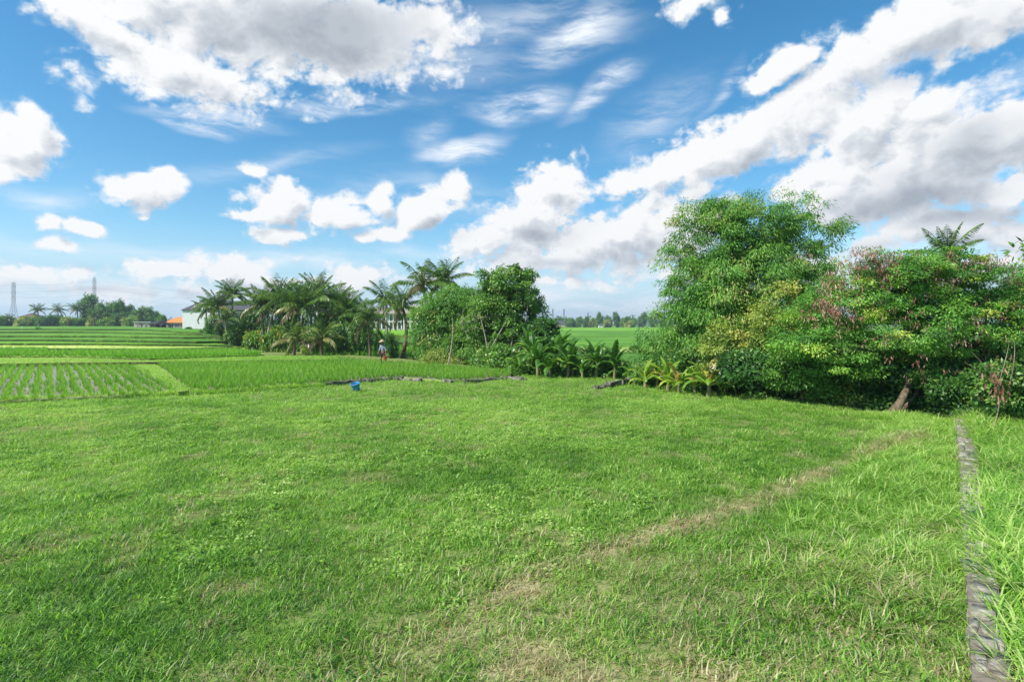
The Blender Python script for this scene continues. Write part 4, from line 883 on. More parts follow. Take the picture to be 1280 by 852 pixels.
for i, a in enumerate([
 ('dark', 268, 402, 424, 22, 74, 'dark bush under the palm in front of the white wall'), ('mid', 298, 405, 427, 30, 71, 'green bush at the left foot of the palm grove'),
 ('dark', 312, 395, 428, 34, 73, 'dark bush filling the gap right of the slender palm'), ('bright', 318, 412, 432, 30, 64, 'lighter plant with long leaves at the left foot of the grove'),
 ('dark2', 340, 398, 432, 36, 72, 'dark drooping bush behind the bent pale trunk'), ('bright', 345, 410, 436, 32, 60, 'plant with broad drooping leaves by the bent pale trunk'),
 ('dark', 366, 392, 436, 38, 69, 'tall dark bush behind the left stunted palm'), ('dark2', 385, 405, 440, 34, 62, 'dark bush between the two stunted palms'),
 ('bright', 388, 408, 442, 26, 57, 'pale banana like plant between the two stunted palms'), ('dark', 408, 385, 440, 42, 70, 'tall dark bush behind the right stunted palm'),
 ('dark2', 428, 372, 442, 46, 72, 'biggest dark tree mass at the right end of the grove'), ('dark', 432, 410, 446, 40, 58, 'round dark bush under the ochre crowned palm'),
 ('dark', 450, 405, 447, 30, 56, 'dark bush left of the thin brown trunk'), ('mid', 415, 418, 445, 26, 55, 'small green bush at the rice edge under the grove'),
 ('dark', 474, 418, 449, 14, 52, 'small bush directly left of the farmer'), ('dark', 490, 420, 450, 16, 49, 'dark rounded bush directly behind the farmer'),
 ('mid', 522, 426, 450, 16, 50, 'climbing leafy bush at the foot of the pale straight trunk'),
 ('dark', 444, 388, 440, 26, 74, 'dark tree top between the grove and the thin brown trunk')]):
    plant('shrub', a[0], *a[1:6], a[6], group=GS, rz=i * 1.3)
GL = 'trees of the distant left tree line'
for i, a in enumerate([
 ('tallD', 116, 370, 409, 34, 236, 'big round dark tree, tallest of the distant left tree line', 'broadleaf_tree'), ('tall2', 135, 375, 409, 22, 238, 'distant tree right of the big round one', 'broadleaf_tree'),
 ('tall', 148, 373, 409, 16, 234, 'narrow distant tree with a pointed top', 'broadleaf_tree'), ('tall', 158, 380, 409, 18, 236, 'distant loose tree right of the pointed one', 'broadleaf_tree'),
 ('tall2', 172, 386, 409, 22, 232, 'distant yellowish bamboo behind the pink shed', 'bamboo_clump'), ('tall2', 189, 381, 409, 28, 240, 'distant airy tree left of the orange roof', 'broadleaf_tree'),
 ('mid', 202, 393, 410, 14, 182, 'small round tree between the shack and the orange roofed house', 'round_tree'), ('tallD', 126, 385, 409, 22, 226, 'distant dark bush below the big round tree', 'broadleaf_tree')]):
    plant(a[7], a[0], *a[1:6], a[6], 'tree', GL, rz=i * .9)
GB = 'bushes of the distant left tree line'
names = ['at the left edge of the photo', 'just right of the left edge', 'below the left pylon', 'between the left pylon and the first palm', 'under the leftmost distant palm', 'between the two leftmost distant palms', 'under the second distant palm', 'right of the second distant palm', 'left of the big round tree', 'beneath the big round tree', 'under the pointed tree', 'left of the pink shed']
for i in range(12):
    px = -4 + i * 15.2; plant('bush', ['bright', 'mid', 'yel', 'bright', 'dark', 'bright'][i % 6], px, 393 + (i * 7 % 5), 409, 21, 222 + (i * 5 % 9), 'distant low bright bush ' + names[i], 'bush', GB, rz=i)
plant('bush', 'dark', 48.5, 410.5, 421, 8, 118, 'lone dark bush standing in the green rice at the far left', 'bush')
plant('bush', 'tall2', 236, 408, 413, 12, 133, 'low green plant behind the far stone wall', 'bush')
GR = 'trees on the far right horizon'
hz = [(668, 398, 14, 'dark'), (678, 396, 12, 'mid'), (698, 396, 14, 'tall'), (712, 397, 14, 'mid'), (724, 395, 12, 'tall'), (732, 396, 10, 'tallD'), (748, 397, 16, 'mid'), (750, 391, 10, 'tallD'), (761, 395, 10, 'tallD'), (771, 391, 12, 'tallD'), (781, 395, 14, 'tall'), (792, 396, 14, 'tall2'), (803, 391, 14, 'tallD'), (815, 394, 16, 'tall'), (828, 392, 16, 'tallD'), (738, 399, 14, 'yel'), (720, 400, 14, 'bright'), (758, 400, 14, 'yel'), (785, 400, 16, 'yel')]
hn = ['left of the orange roofed cottage', 'just right of the tall thicket tree', 'between the two thin right pylons', 'right of the second thin pylon', 'left of the lone mast', 'at the foot of the lone mast', 'right of the lone mast', 'whose dark head is tallest right of the mast', 'lower, just right of the dark headed tree', 'twin headed, midway between mast and bamboo', 'right of the twin headed tree', 'pale, left of the bamboo clump', 'dark, seen next to the bamboo clump', 'half hidden by the left edge of the bamboo clump', 'seen through the bamboo clump edge', 'low and yellowish right of the mast', 'low and bright left of the mast', 'low and yellowish under the dark headed tree', 'low and yellowish near the bamboo clump']
for i, (px, top, w, kd) in enumerate(hz):
    plant('distant_tree', kd, px, top, 409.5, w, 440 + (i * 37 % 60), 'far tree on the horizon ' + hn[i], 'tree', GR, rz=i * .8)
# long hazy wood at the horizon behind everything
rng = np.random.default_rng(99); lob = []
for i in range(300):
    az = rng.uniform(-1.25, 1.1); d = rng.uniform(900, 1500); h = rng.uniform(5, 12) * (d / 1000); x = math.tan(az) * d
    lob.append((x, d, h * .4, h * 1.8, h, h * .7))
V, F, T, C = crown_np(rng, lob, 4200, 7, 6.0, 6.5, 4.0, 'broad', .5, inner=.3)
obj('far_woods', mesh_np('far_woods', V, F, L_DARK, {'tint': T}), kind='stuff', label='far dark woods lining the horizon', cat='woods')

# ------------------------------------------------------------------ banana plants
def banana_mesh(seed, h=1.6, n=9, up=1.0, tint=.4, L=1.7):
    rng = np.random.default_rng(seed); parts = []
    for i in range(n):
        az = i * 2.4 + rng.uniform(-.4, .4); age = i / n; el = (1.35 - .95 * age) * up; ln = L * rng.uniform(.75, 1.1); W = ln * .21; k = 10
        p = np.array([0, 0, h * rng.uniform(.85, 1.0)]); e = el; ps = [p]
        for q in range(k):
            p = p + ln / k * np.array([math.cos(e) * math.cos(az), math.cos(e) * math.sin(az), math.sin(e)]); e -= (.05 + .17 * q / k) * (1 + age); ps.append(p)
        ps = np.array(ps); T_ = norm(np.gradient(ps, axis=0)); S = norm(np.cross(T_, [0, 0, 1.0])); Nn = np.cross(S, T_)
        u = np.linspace(0, 1, k + 1); w = W * np.clip(np.sin(np.pi * np.clip((u - .12) / .88, 0, 1) ** .8), 0, 1) ** .6 * .5 + .015
        tt = np.clip(tint + rng.normal(0, .10) + (.45 if rng.uniform() < .12 else 0), 0, 1)
        # each half blade is cut into strips, as wind tears it
        for sg in (-1, 1):
            for q in range(k):
                fold = rng.uniform(.15, .6); a, b_ = ps[q], ps[q + 1]; g = rng.uniform(.0, .22)
                o1 = (S[q] * sg * math.cos(fold) - Nn[q] * math.sin(fold) * .7 + T_[q] * .25) * w[q]; o2 = (S[q + 1] * sg * math.cos(fold) - Nn[q + 1] * math.sin(fold) * .7 + T_[q] * .25) * w[q + 1]
                V = np.array([a, b_, b_ * (1 - g * .3) + a * g * .3 + o2, a + o1]); parts.append((V, np.array([[0, 1, 2, 3]]), np.full(4, np.clip(tt + rng.normal(0, .05), 0, 1))))
        t = tube_np(ps, np.linspace(.035, .008, k + 1), 4); parts.append((t[0], t[1], np.full(len(t[0]), min(.9, tt + .3))))
    f = join_np(parts); s = tube_np([(0, 0, -.2), (.02, 0, h * .5), (0, 0, h)], [.11, .09, .06], 8)
    return mesh_np('leaves', f[0], f[1], L_BAN, {'tint': f[2]}), mesh_np('stem', s[0], s[1], M_STEM, smooth=True)
BAN = [banana_mesh(1, .85, 13, 1.12, .25, 1.6), banana_mesh(2, .5, 12, 1.1, .40, 1.5), banana_mesh(3, 1.5, 14, 1.2, .12, 1.7), banana_mesh(4, .35, 10, 1.2, .66, 1.5), banana_mesh(5, .45, 11, 1.05, .58, 1.4)]
def banana(v, px, py_base, Y, s, label, group, rz):
    c = PW(px, py_base, Y); root = root_empty('banana_plant', (c.x, Y, gz(c.x, Y)), label, 'banana plant', group)
    root.rotation_euler = (0, 0, rz); root.scale = (s, s, s); obj('stem', BAN[v][1], root); obj('leaves', BAN[v][0], root)
GD = 'dark banana plants beyond the lawn edge'
for i, (v, px, Y, s, lb) in enumerate([(2, 662, 35, 1.0, 'tall dark banana plant against the right side of the middle thicket'), (0, 672, 32, 1.0, 'banana plant in the front of the dark banana row, nearest the thicket'), (2, 682, 36, 1.1, 'tallest dark banana plant below the reddish bush'),
   (1, 688, 31.5, 1.0, 'low banana plant second from the left at the lawn edge'), (2, 700, 35, 1.05, 'upright dark banana plant in the middle of the left banana group'), (0, 710, 31.5, 1.0, 'banana plant with one yellow leaf at the lawn edge'), (2, 714, 36, .95, 'dark banana plant at the right end of the left banana group'),
   (1, 728, 31, .8, 'small banana plant in the low gap between the two banana groups'), (0, 746, 31, 1.0, 'banana plant with brown stems left in the second banana group'), (2, 757, 33, .85, 'upright banana plant at the back of the second banana group'), (0, 768, 30.5, 1.0, 'dark upright banana plant standing highest in the second banana group'), (1, 782, 30.5, .9, 'banana plant at the right end of the second banana group'),
   (1, 650, 33, .9, 'low banana plant squeezed against the thicket undergrowth'),
   (0, 667, 33.5, 1.2, 'broad banana plant just behind the front row, nearest the thicket'), (0, 694, 33, 1.25, 'broad banana plant behind the middle of the left banana group'), (0, 705, 34.5, 1.3, 'high banana plant whose leaves top the left banana group'), (1, 716, 32, 1.1, 'low spreading banana plant at the right foot of the left banana group'),
   (0, 738, 33, 1.0, 'banana plant at the left end of the second banana group'), (1, 752, 31.5, 1.1, 'low banana plant in the front of the second banana group'), (0, 775, 32, 1.1, 'leafy banana plant behind the right end of the second banana group'), (1, 792, 29, .7, 'small banana plant beside the far end of the mossy kerb')]):
    banana(v, px, 470, Y, s, lb, GD, i * 1.1)
GY = 'young bright banana plants below the bamboo clump'
for i, (v, px, Y, s, lb) in enumerate([(3, 806, 26.5, .85, 'young light green banana plant at the end of the stone kerb'), (3, 835, 25, .95, 'bright young banana plant left in the trio under the bamboo'), (4, 848, 24.2, .9, 'bright young banana plant in the middle of the trio under the bamboo'), (3, 868, 24, .85, 'bright leaning banana plant under the bamboo with narrow leaves'), (4, 886, 23.3, 1.05, 'young banana plant with hanging leaves at the right, nearest the yellowish tree'), (4, 822, 26.5, .8, 'small browning banana plant between the kerb and the trio')]):
    banana(v, px, 485, Y, s, lb, GY, i * 1.7)

# ------------------------------------------------------------------ solid things
def box(bm, x0, x1, y0, y1, z0, z1, bev=0):
    r = bmesh.ops.create_cube(bm, size=1, matrix=Matrix.Translation(((x0 + x1) / 2, (y0 + y1) / 2, (z0 + z1) / 2)) @ Matrix.Diagonal((x1 - x0, y1 - y0, z1 - z0, 1)))
    if bev: bmesh.ops.bevel(bm, geom=list({e for v in r['verts'] for e in v.link_edges}), offset=bev, segments=1, affect='EDGES')
def bmobj(name, fn, mat, parent=None, smooth=False, **k):
    bm = bmesh.new(); fn(bm); me = bpy.data.meshes.new(name); bm.to_mesh(me); bm.free(); me.materials.append(mat)
    if smooth: me.polygons.foreach_set('use_smooth', np.full(len(me.polygons), True))
    return obj(name, me, parent, **k)
M_STONE = mat_plain('wall_stone', [(.25, (.06, .055, .042)), (.42, (.17, .155, .125)), (.58, (.30, .28, .235)), (.72, (.50, .47, .41))], 11, dist=.02, bump=.6)
M_MORTAR = mat_plain('mortar', [(.3, (.12, .10, .08)), (.7, (.25, .22, .17))], 9)
M_KERB = mat_plain('dark_kerb_stone', [(.3, (.035, .035, .025)), (.48, (.09, .085, .065)), (.58, (.22, .20, .16)), (.72, (.42, .40, .33))], 4, dist=.04)
M_BROWNST = mat_plain('brown_edging', [(.3, (.12, .085, .05)), (.5, (.24, .18, .11)), (.7, (.38, .30, .20))], 5)
M_WHITE = mat_plain('white_render', [(.3, (.66, .64, .62)), (.7, (.80, .78, .76))], 1.2, bump=0)
M_GREYR = mat_plain('grey_roof_tiles', [(.3, (.045, .048, .055)), (.7, (.10, .10, .11))], 3, stretch=(1, 1, 6), dist=.05)
M_SHING = mat_plain('brown_shingles', [(.3, (.20, .17, .14)), (.7, (.38, .33, .28))], 3, stretch=(1, 1, 6), dist=.05)
M_ORANGE = mat_plain('orange_roof_tiles', [(.3, (.50, .16, .045)), (.7, (.72, .27, .08))], 3, stretch=(1, 1, 5), dist=.05)
M_GLASSD = mat_plain('dark_window', [(.3, (.02, .025, .03)), (.7, (.05, .06, .07))], 1, rough=.1, bump=0, spec=.6)
M_PINK = mat_plain('pinkish_wall', [(.3, (.42, .28, .24)), (.7, (.58, .42, .36))], 1.5, bump=0)
M_TARP = mat_plain('dark_tarpaulin', [(.3, (.05, .055, .06)), (.7, (.16, .17, .19))], 2)
M_STEEL = mat_plain('pylon_steel', [(.3, (.12, .13, .14)), (.7, (.20, .21, .22))], 2, bump=0, rough=.6)
M_CONC = mat_plain('pale_concrete', [(.3, (.40, .39, .36)), (.7, (.56, .55, .51))], 3)
M_WOOD = mat_plain('brown_wood', [(.3, (.10, .06, .04)), (.7, (.22, .14, .09))], 4)

def stone_blob(bm, rng, c, sx, sy, sz, rz):
    M_ = Matrix.Translation(c) @ Matrix.Rotation(rz, 4, 'Z') @ Matrix.Rotation(rng.uniform(-.12, .12), 4, 'X') @ Matrix.Diagonal((sx, sy, sz, 1))
    r = bmesh.ops.create_cube(bm, size=1, matrix=M_); vs_ = r['verts']
    bmesh.ops.bevel(bm, geom=list({e for v in vs_ for e in v.link_edges}), offset=min(sx, sy, sz) * rng.uniform(.10, .22), segments=2, affect='EDGES')
def jitter(bm, amt, seed):
    for v in bm.verts:
        x, y, z = v.co; v.co.x += (float(vnoise(x * 9 + z * 5, y * 9, seed)) - .5) * amt; v.co.y += (float(vnoise(x * 9, y * 9 + z * 5, seed + 1)) - .5) * amt; v.co.z += (float(vnoise(x * 11, y * 11, seed + 2)) - .5) * amt * .8
# stone wall running down the right side
rng = random.Random(3)
WL = WALL[::-1]
wroot = root_empty('stone_wall', (WL[1][0], WL[1][1], gz(*WL[1])), 'low mortared stone wall running through the long grass on the right', 'wall')
wb = Vector(wroot.location)
def wallpt(y): return wallX(y), y
def fn(bm):
    y = 2.6
    while y < 17.4:
        x, _ = wallpt(y); x2, _ = wallpt(y + .3); dx = x2 - x; ang = -math.atan2(dx, .3); step = rng.uniform(.16, .36); W = .20 + .011 * y; zt = gz(x, y) + .13 + rng.uniform(-.03, .02)
        n = rng.choice([1, 1, 2, 2]); ws = [rng.uniform(.5, 1.5) for _ in range(n)]; s = sum(ws); o = -W / 2
        for w in ws:
            w = w / s * W; cx = o + w / 2; o += w
            c = Vector((x + cx * math.cos(ang), y + cx * math.sin(ang) + rng.uniform(-.03, .03), zt - .08 + rng.uniform(-.03, .02)))
            stone_blob(bm, rng, c - wb, w * 1.0, step * 1.0, .20, ang + rng.uniform(-.3, .3))
        y += step * .96
    jitter(bm, .07, 3)
bmobj('stones', fn, M_STONE, wroot, smooth=True)
def fn(bm):
    ys = np.arange(2.6, 17.5, .25); rows = []
    for y in ys:
        x = float(wallX(y)); W = .10 + .005 * y; z = gz(x, y); a = Vector((.79, -.61, 0))
        rows.append([bm.verts.new(Vector((x, y, z - .3)) - a * (W + .04) - wb), bm.verts.new(Vector((x, y, z + .12)) - a * W - wb), bm.verts.new(Vector((x, y, z + .12)) + a * W - wb), bm.verts.new(Vector((x, y, z - .3)) + a * (W + .04) - wb)])
    for r1, r2 in zip(rows[:-1], rows[1:]):
        for i in range(3): bm.faces.new((r1[i], r1[i + 1], r2[i + 1], r2[i]))
    bmesh.ops.recalc_face_normals(bm, faces=bm.faces)
bmobj('mortar_core', fn, M_MORTAR, wroot)
def kerb(pts, name, label, h=.22, w=.30, seed=5, z=.0, mat=None):
    """low broken edging: slabs of uneven length, tilt and height with gaps"""
    rngk = random.Random(seed); P = [gp(a, b_, z) for a, b_ in pts]; base = Vector((P[0][0], P[0][1], 0))
    def fn(bm):
        for (x0, y0), (x1, y1) in zip(P[:-1], P[1:]):
            L = math.hypot(x1 - x0, y1 - y0); t = 0; ang = math.atan2(y1 - y0, x1 - x0)
            while t < L:
                s = rngk.uniform(.25, 1.0); hh = h * rngk.uniform(.55, 1.1)
                x = x0 + (x1 - x0) * (t + s / 2) / L; y = y0 + (y1 - y0) * (t + s / 2) / L
                if True:
                    M_ = Matrix.Translation(Vector((x + rngk.uniform(-.05, .05), y + rngk.uniform(-.06, .06), z + hh / 2 - .03)) - base) @ Matrix.Rotation(ang + rngk.uniform(-.12, .12), 4, 'Z') @ Matrix.Rotation(rngk.uniform(-.10, .10), 4, 'Y') @ Matrix.Diagonal((s * 1.12, w * rngk.uniform(.5, 1), hh, 1))
                    r = bmesh.ops.create_cube(bm, size=1, matrix=M_); ed = list({e for v in r['verts'] for e in v.link_edges})
                    q = bmesh.ops.bevel(bm, geom=ed, offset=.025, segments=1, affect='EDGES')
                t += s
        bmesh.ops.subdivide_edges(bm, edges=[e for e in bm.edges if e.calc_length() > .2], cuts=2, use_grid_fill=True)
        jitter(bm, .16, seed)
    return bmobj(name, fn, mat or M_KERB, label=label, cat='stone edging', loc=base)
kerb([(414, 482), (440, 480), (470, 478), (498, 474.5), (520, 476), (542, 475), (562, 479)], 'stone_edging', 'low dark stone edging between the lawn and the rice, nearest the blue bucket', h=.20, w=.24)
kerb([(582, 480), (605, 478), (636, 474.5), (652, 476)], 'stone_edging', 'short dark stone edging right of the longer one in front of the rice', h=.20, w=.22, seed=6)
kerb([(740, 487), (760, 484), (785, 480), (804, 477.5)], 'stone_edging', 'mossy stone kerb leading to the young banana plants', h=.30, w=.35, seed=7)
kerb([(130, 497), (165, 494), (190, 493)], 'stone_edging', 'crumbling brown edging stones in front of the left paddy', h=.10, w=.18, seed=8, mat=M_BROWNST)

# blue bucket tipped in the grass
M_BLUE = mat_plain('blue_plastic', [(.3, (.02, .22, .50)), (.7, (.04, .34, .66))], 2, rough=.35, bump=0, spec=.5)
M_RED = mat_plain('orange_red_plastic', [(.3, (.55, .10, .03)), (.7, (.68, .16, .05))], 2, rough=.35, bump=0, spec=.5)
def bucket_shell(bm, r0, r1, h, th=.008, seg=24):
    prof = [(0, 0), (r0, 0), (r0 + (r1 - r0) * .5, h * .5), (r1, h * .93), (r1 + .012, h * .93), (r1 + .012, h), (r1 - .004, h), (r1 - th, h * .93), (r0 + (r1 - r0) * .5 - th, h * .5), (r0 - th, .012), (0, .012)]
    rings = []
    for r, z in prof: rings.append([bm.verts.new((r * math.cos(a), r * math.sin(a), z)) for a in np.linspace(0, 2 * math.pi, seg, endpoint=False)] if r > 0 else [bm.verts.new((0, 0, z))])
    for a, b_ in zip(rings[:-1], rings[1:]):
        for i in range(seg):
            j = (i + 1) % seg
            if len(a) == 1: bm.faces.new((a[0], b_[j], b_[i]))
            elif len(b_) == 1: bm.faces.new((a[i], a[j], b_[0]))
            else: bm.faces.new((a[i], a[j], b_[j], b_[i]))
    bmesh.ops.recalc_face_normals(bm, faces=bm.faces)
def handle_np(r, z, drop=.0, th=.004):
    a = np.linspace(0, np.pi, 15); return tube_np(np.stack([r * np.cos(a), -drop * np.sin(a), z + (r * .9) * np.sin(a) * (1 if not drop else .2)], -1), np.full(15, th), 5)
x, y = gp(446, 488.5); bk = root_empty('bucket', (x, y, gz(x, y) + .05), 'blue plastic bucket lying tipped in the lawn by the stone edging', 'bucket')
bk.rotation_euler = (R(12), R(-14), R(20)); bk.scale = (1.15, 1.15, 1.15)
bmobj('body', lambda bm: bucket_shell(bm, .12, .17, .29), M_BLUE, bk, smooth=True)
v, f = handle_np(.178, .27, .16); obj('handle', mesh_np('handle', v, f, M_WHITE), bk)

# ------------------------------------------------------------------ farmer
M_SKIN = mat_plain('brown_skin', [(.3, (.20, .10, .06)), (.7, (.28, .15, .09))], 3, bump=0, rough=.6)
M_SHIRT = mat_plain('pale_blue_shirt', [(.3, (.16, .20, .24)), (.7, (.26, .31, .36))], 8, dist=.01)
M_SHORTS = mat_plain('dark_red_shorts', [(.3, (.06, .03, .028)), (.7, (.10, .05, .045))], 6, dist=.01)
M_HAT = mat_plain('woven_straw', [(.3, (.34, .24, .13)), (.7, (.48, .36, .20))], 12, dist=.01)
x, y = gp(479, 456.5, .13); FZ = .10
fr = root_empty('person', (x, y, FZ), 'person in a conical straw hat, pale blue shirt and dark shorts, wading through the rice', 'person'); fr.rotation_euler = (0, 0, R(-25))
S = .98
def skin_mesh(name, joints, edges, mat, parent, rootv=0, sub=2):
    me = bpy.data.meshes.new(name); me.from_pydata([j[0] for j in joints], edges, []); o = obj(name, me, parent); me.materials.append(mat)
    sk = o.modifiers.new('skin', 'SKIN'); sk.use_smooth_shade = True
    for i, j in enumerate(joints):
        me.skin_vertices[0].data[i].radius = (j[1], j[2] if len(j) > 2 else j[1]); me.skin_vertices[0].data[i].use_root = (i == rootv)
    sb = o.modifiers.new('subsurf', 'SUBSURF'); sb.levels = sub; sb.render_levels = sub; return o
# facing -y (towards the camera) before the turn; slight stoop; right arm holds the bucket low, left arm bent forward
J = [((0, 0, .92), .125, .10), ((0, -.02, 1.12), .115, .095), ((0, -.06, 1.34), .135, .10), ((0, -.08, 1.44), .055), ((0, -.11, 1.53), .075, .085), ((0, -.125, 1.62), .085, .095), ((0, -.12, 1.69), .055),
     ((-.09, .0, .88), .085), ((-.12, -.10, .50), .058), ((-.13, -.02, .10), .038), ((-.13, -.14, .05), .035),
     ((.09, .0, .88), .085), ((.13, .06, .50), .058), ((.15, .16, .10), .038), ((.15, .05, .05), .035),
     ((-.17, -.07, 1.38), .05), ((-.22, -.08, 1.12), .040), ((-.20, -.24, .93), .030), ((-.195, -.30, .885), .028),
     ((.17, -.07, 1.38), .05), ((.25, -.06, 1.13), .040), ((.30, -.14, .90), .030), ((.305, -.165, .83), .028)]
E = [(0, 1), (1, 2), (2, 3), (3, 4), (4, 5), (5, 6), (0, 7), (7, 8), (8, 9), (9, 10), (0, 11), (11, 12), (12, 13), (13, 14), (2, 15), (15, 16), (16, 17), (17, 18), (2, 19), (19, 20), (20, 21), (21, 22)]
# fingers and thumbs
for hand, d in ((18, (0, -.02, -.06)), (22, (0, -.01, -.065))):
    hx, hy, hz_ = J[hand][0]
    for k, (ox, ln) in enumerate([(-.024, .9), (-.008, 1.0), (.008, .95), (.024, .75)]):
        i = len(J); J.append(((hx + ox, hy + d[1] * ln, hz_ + d[2] * ln), .0095)); J.append(((hx + ox, hy + d[1] * ln + .022, hz_ + d[2] * ln * 1.35), .008)); E += [(hand, i), (i, i + 1)]
    i = len(J); J.append(((hx - math.copysign(.035, hx), hy - .02, hz_ - .02), .010)); E.append((hand, i))
skin_mesh('body', J, E, M_SKIN, fr)
JS = [((0, -.0, .90), .135, .115), ((0, -.02, 1.12), .135, .115), ((0, -.06, 1.34), .15, .12), ((0, -.08, 1.425), .07), ((-.175, -.07, 1.38), .064), ((-.225, -.08, 1.13), .056), ((-.215, -.17, 1.03), .050), ((.175, -.07, 1.38), .064), ((.253, -.06, 1.13), .056), ((.28, -.10, 1.03), .050)]
skin_mesh('shirt', JS, [(0, 1), (1, 2), (2, 3), (2, 4), (4, 5), (5, 6), (2, 7), (7, 8), (8, 9)], M_SHIRT, fr)
JT = [((0, 0, .93), .14, .12), ((-.09, 0, .86), .105), ((-.115, -.07, .58), .088), ((.09, 0, .86), .105), ((.122, .04, .58), .088)]
skin_mesh('shorts', JT, [(0, 1), (1, 2), (0, 3), (3, 4)], M_SHORTS, fr)
def hat(bm):
    seg = 28; prof = [(.0, .17), (.03, .158), (.13, .085), (.235, .0), (.225, -.004), (.12, .07), (0, .14)]; rings = []
    for r, z in prof: rings.append([bm.verts.new((r * math.cos(a), r * math.sin(a), z)) for a in np.linspace(0, 2 * math.pi, seg, endpoint=False)] if r > 0 else [bm.verts.new((0, 0, z))])
    for a, b_ in zip(rings[:-1], rings[1:]):
        for i in range(seg):
            j = (i + 1) % seg
            if len(a) == 1: bm.faces.new((a[0], b_[i], b_[j]))
            elif len(b_) == 1: bm.faces.new((a[i], b_[0], a[j]))
            else: bm.faces.new((a[i], b_[i], b_[j], a[j]))
    bmesh.ops.recalc_face_normals(bm, faces=bm.faces)
h = bmobj('hat', hat, M_HAT, fr, smooth=True, loc=(0, -.125, 1.645)); h.rotation_euler = (R(8), 0, 0)
# face: nose, eyes, mouth, ears, hair as small meshes on the head
def sph(bm, c, r, sc=(1, 1, 1)): bmesh.ops.create_icosphere(bm, subdivisions=2, radius=r, matrix=Matrix.Translation(c) @ Matrix.Diagonal((*sc, 1)))
bmobj('hair', lambda bm: sph(bm, (0, -.075, 1.63), .088, (1, .95, 1)), mat_plain('black_hair', [(.3, (.01, .01, .01)), (.7, (.03, .025, .02))], 9), fr, smooth=True)
bmobj('nose', lambda bm: sph(bm, (0, -.225, 1.59), .015, (.8, 1, 1.3)), M_SKIN, fr, smooth=True)
for sg in (-1, 1):
    bmobj('ear', lambda bm: sph(bm, (sg * .085, -.12, 1.60), .02, (.4, .7, 1.2)), M_SKIN, fr, smooth=True)
    bmobj('eye', lambda bm: sph(bm, (sg * .03, -.213, 1.615), .011), M_GLASSD, fr, smooth=True)
bmobj('mouth', lambda bm: sph(bm, (0, -.213, 1.55), .02, (1, .4, .25)), M_SHORTS, fr, smooth=True)
mw = Matrix.Translation(fr.location) @ Matrix.Rotation(R(-25), 4, 'Z')
pb = mw @ Vector((.31, -.17, .46))
ob = root_empty('bucket', pb, 'orange red bucket carried by the person in the straw hat', 'bucket')
bmobj('body', lambda bm: bucket_shell(bm, .11, .15, .22), M_RED, ob, smooth=True)
v, f = handle_np(.155, .21); obj('handle', mesh_np('handle', v, f, M_WHITE), ob)

# ------------------------------------------------------------------ buildings
def at(px, py, Y): return PW(px, py, Y)
def hip_roof(bm, x0, x1, y0, y1, z0, z1, rx, ov=.5, th=.15):
    """roof with ridge along x; rx = inset of the ridge ends"""
    x0 -= ov; x1 += ov; y0 -= ov; y1 += ov; ym = (y0 + y1) / 2
    b_ = [bm.verts.new(c) for c in ((x0, y0, z0), (x1, y0, z0), (x1, y1, z0), (x0, y1, z0))]; lo = [bm.verts.new((v.co.x, v.co.y, z0 - th)) for v in b_]
    r1 = bm.verts.new((x0 + rx, ym, z1)); r2 = bm.verts.new((x1 - rx, ym, z1))
    for f_ in ((b_[0], b_[1], r2, r1), (b_[1], b_[2], r2), (b_[2], b_[3], r1, r2), (b_[3], b_[0], r1), (lo[3], lo[2], lo[1], lo[0])): bm.faces.new(f_)
    for i in range(4): bm.faces.new((b_[i], lo[i], lo[(i + 1) % 4], b_[(i + 1) % 4]))
    bmesh.ops.recalc_face_normals(bm, faces=bm.faces)
def window(parent, x0, x1, z0, z1, y, frame=M_WHITE, glass=M_GLASSD, mull=1, name='window'):
    def fn(bm):
        t_ = .08; box(bm, x0 - t_, x0, y - .10, y + .05, z0 - t_, z1 + t_); box(bm, x1, x1 + t_, y - .10, y + .05, z0 - t_, z1 + t_)
        box(bm, x0, x1, y - .10, y + .05, z1, z1 + t_); box(bm, x0, x1, y - .10, y + .05, z0 - t_, z0)
        for i in range(mull): xm = x0 + (x1 - x0) * (i + 1) / (mull + 1); box(bm, xm - .04, xm + .04, y - .08, y + .04, z0, z1)
    w = bmobj(name, fn, frame, parent)
    bmobj('pane', lambda bm: box(bm, x0, x1, y - .02, y + .02, z0, z1), glass, w); return w
# white house behind the left palms
Y = 138.; k = Y / FPX
def X(px): return (px - 640) * k
def Z(py): return CAMH - (py - HOR) * k
r = root_empty('white_house', (X(265), Y, Z(413)), 'tall white house with a dark grey tiled roof behind the leftmost palms', 'house'); o0 = Vector(r.location)
a = lambda px: X(px) - o0.x
c_ = lambda py: Z(py) - o0.z
bmobj('wall', lambda bm: (box(bm, a(228), a(276), 0, 9, -1, c_(388)), box(bm, a(276.02), a(312), 1.5, 9, -1, c_(388.5))), M_WHITE, r)
bmobj('roof', lambda bm: hip_roof(bm, a(228), a(312), 0, 9, c_(388) + .16, c_(375), 2.6, .25), M_GREYR, r)
bmobj('balcony', lambda bm: (box(bm, a(279), a(310), .1, 1.5, c_(400), c_(399)), *[box(bm, a(279 + i * 3.8), a(279 + i * 3.8) + .08, .12, .2, c_(398.95), c_(395)) for i in range(9)], box(bm, a(279), a(310), .1, .2, c_(395), c_(394.6))), M_GREYR, r)
for (x0, x1) in ((281, 289), (292, 300), (302, 310)):
    window(r, a(x0), a(x1), c_(397.5), c_(391), 1.5)
    window(r, a(x0), a(x1), c_(410), c_(403), 1.5)
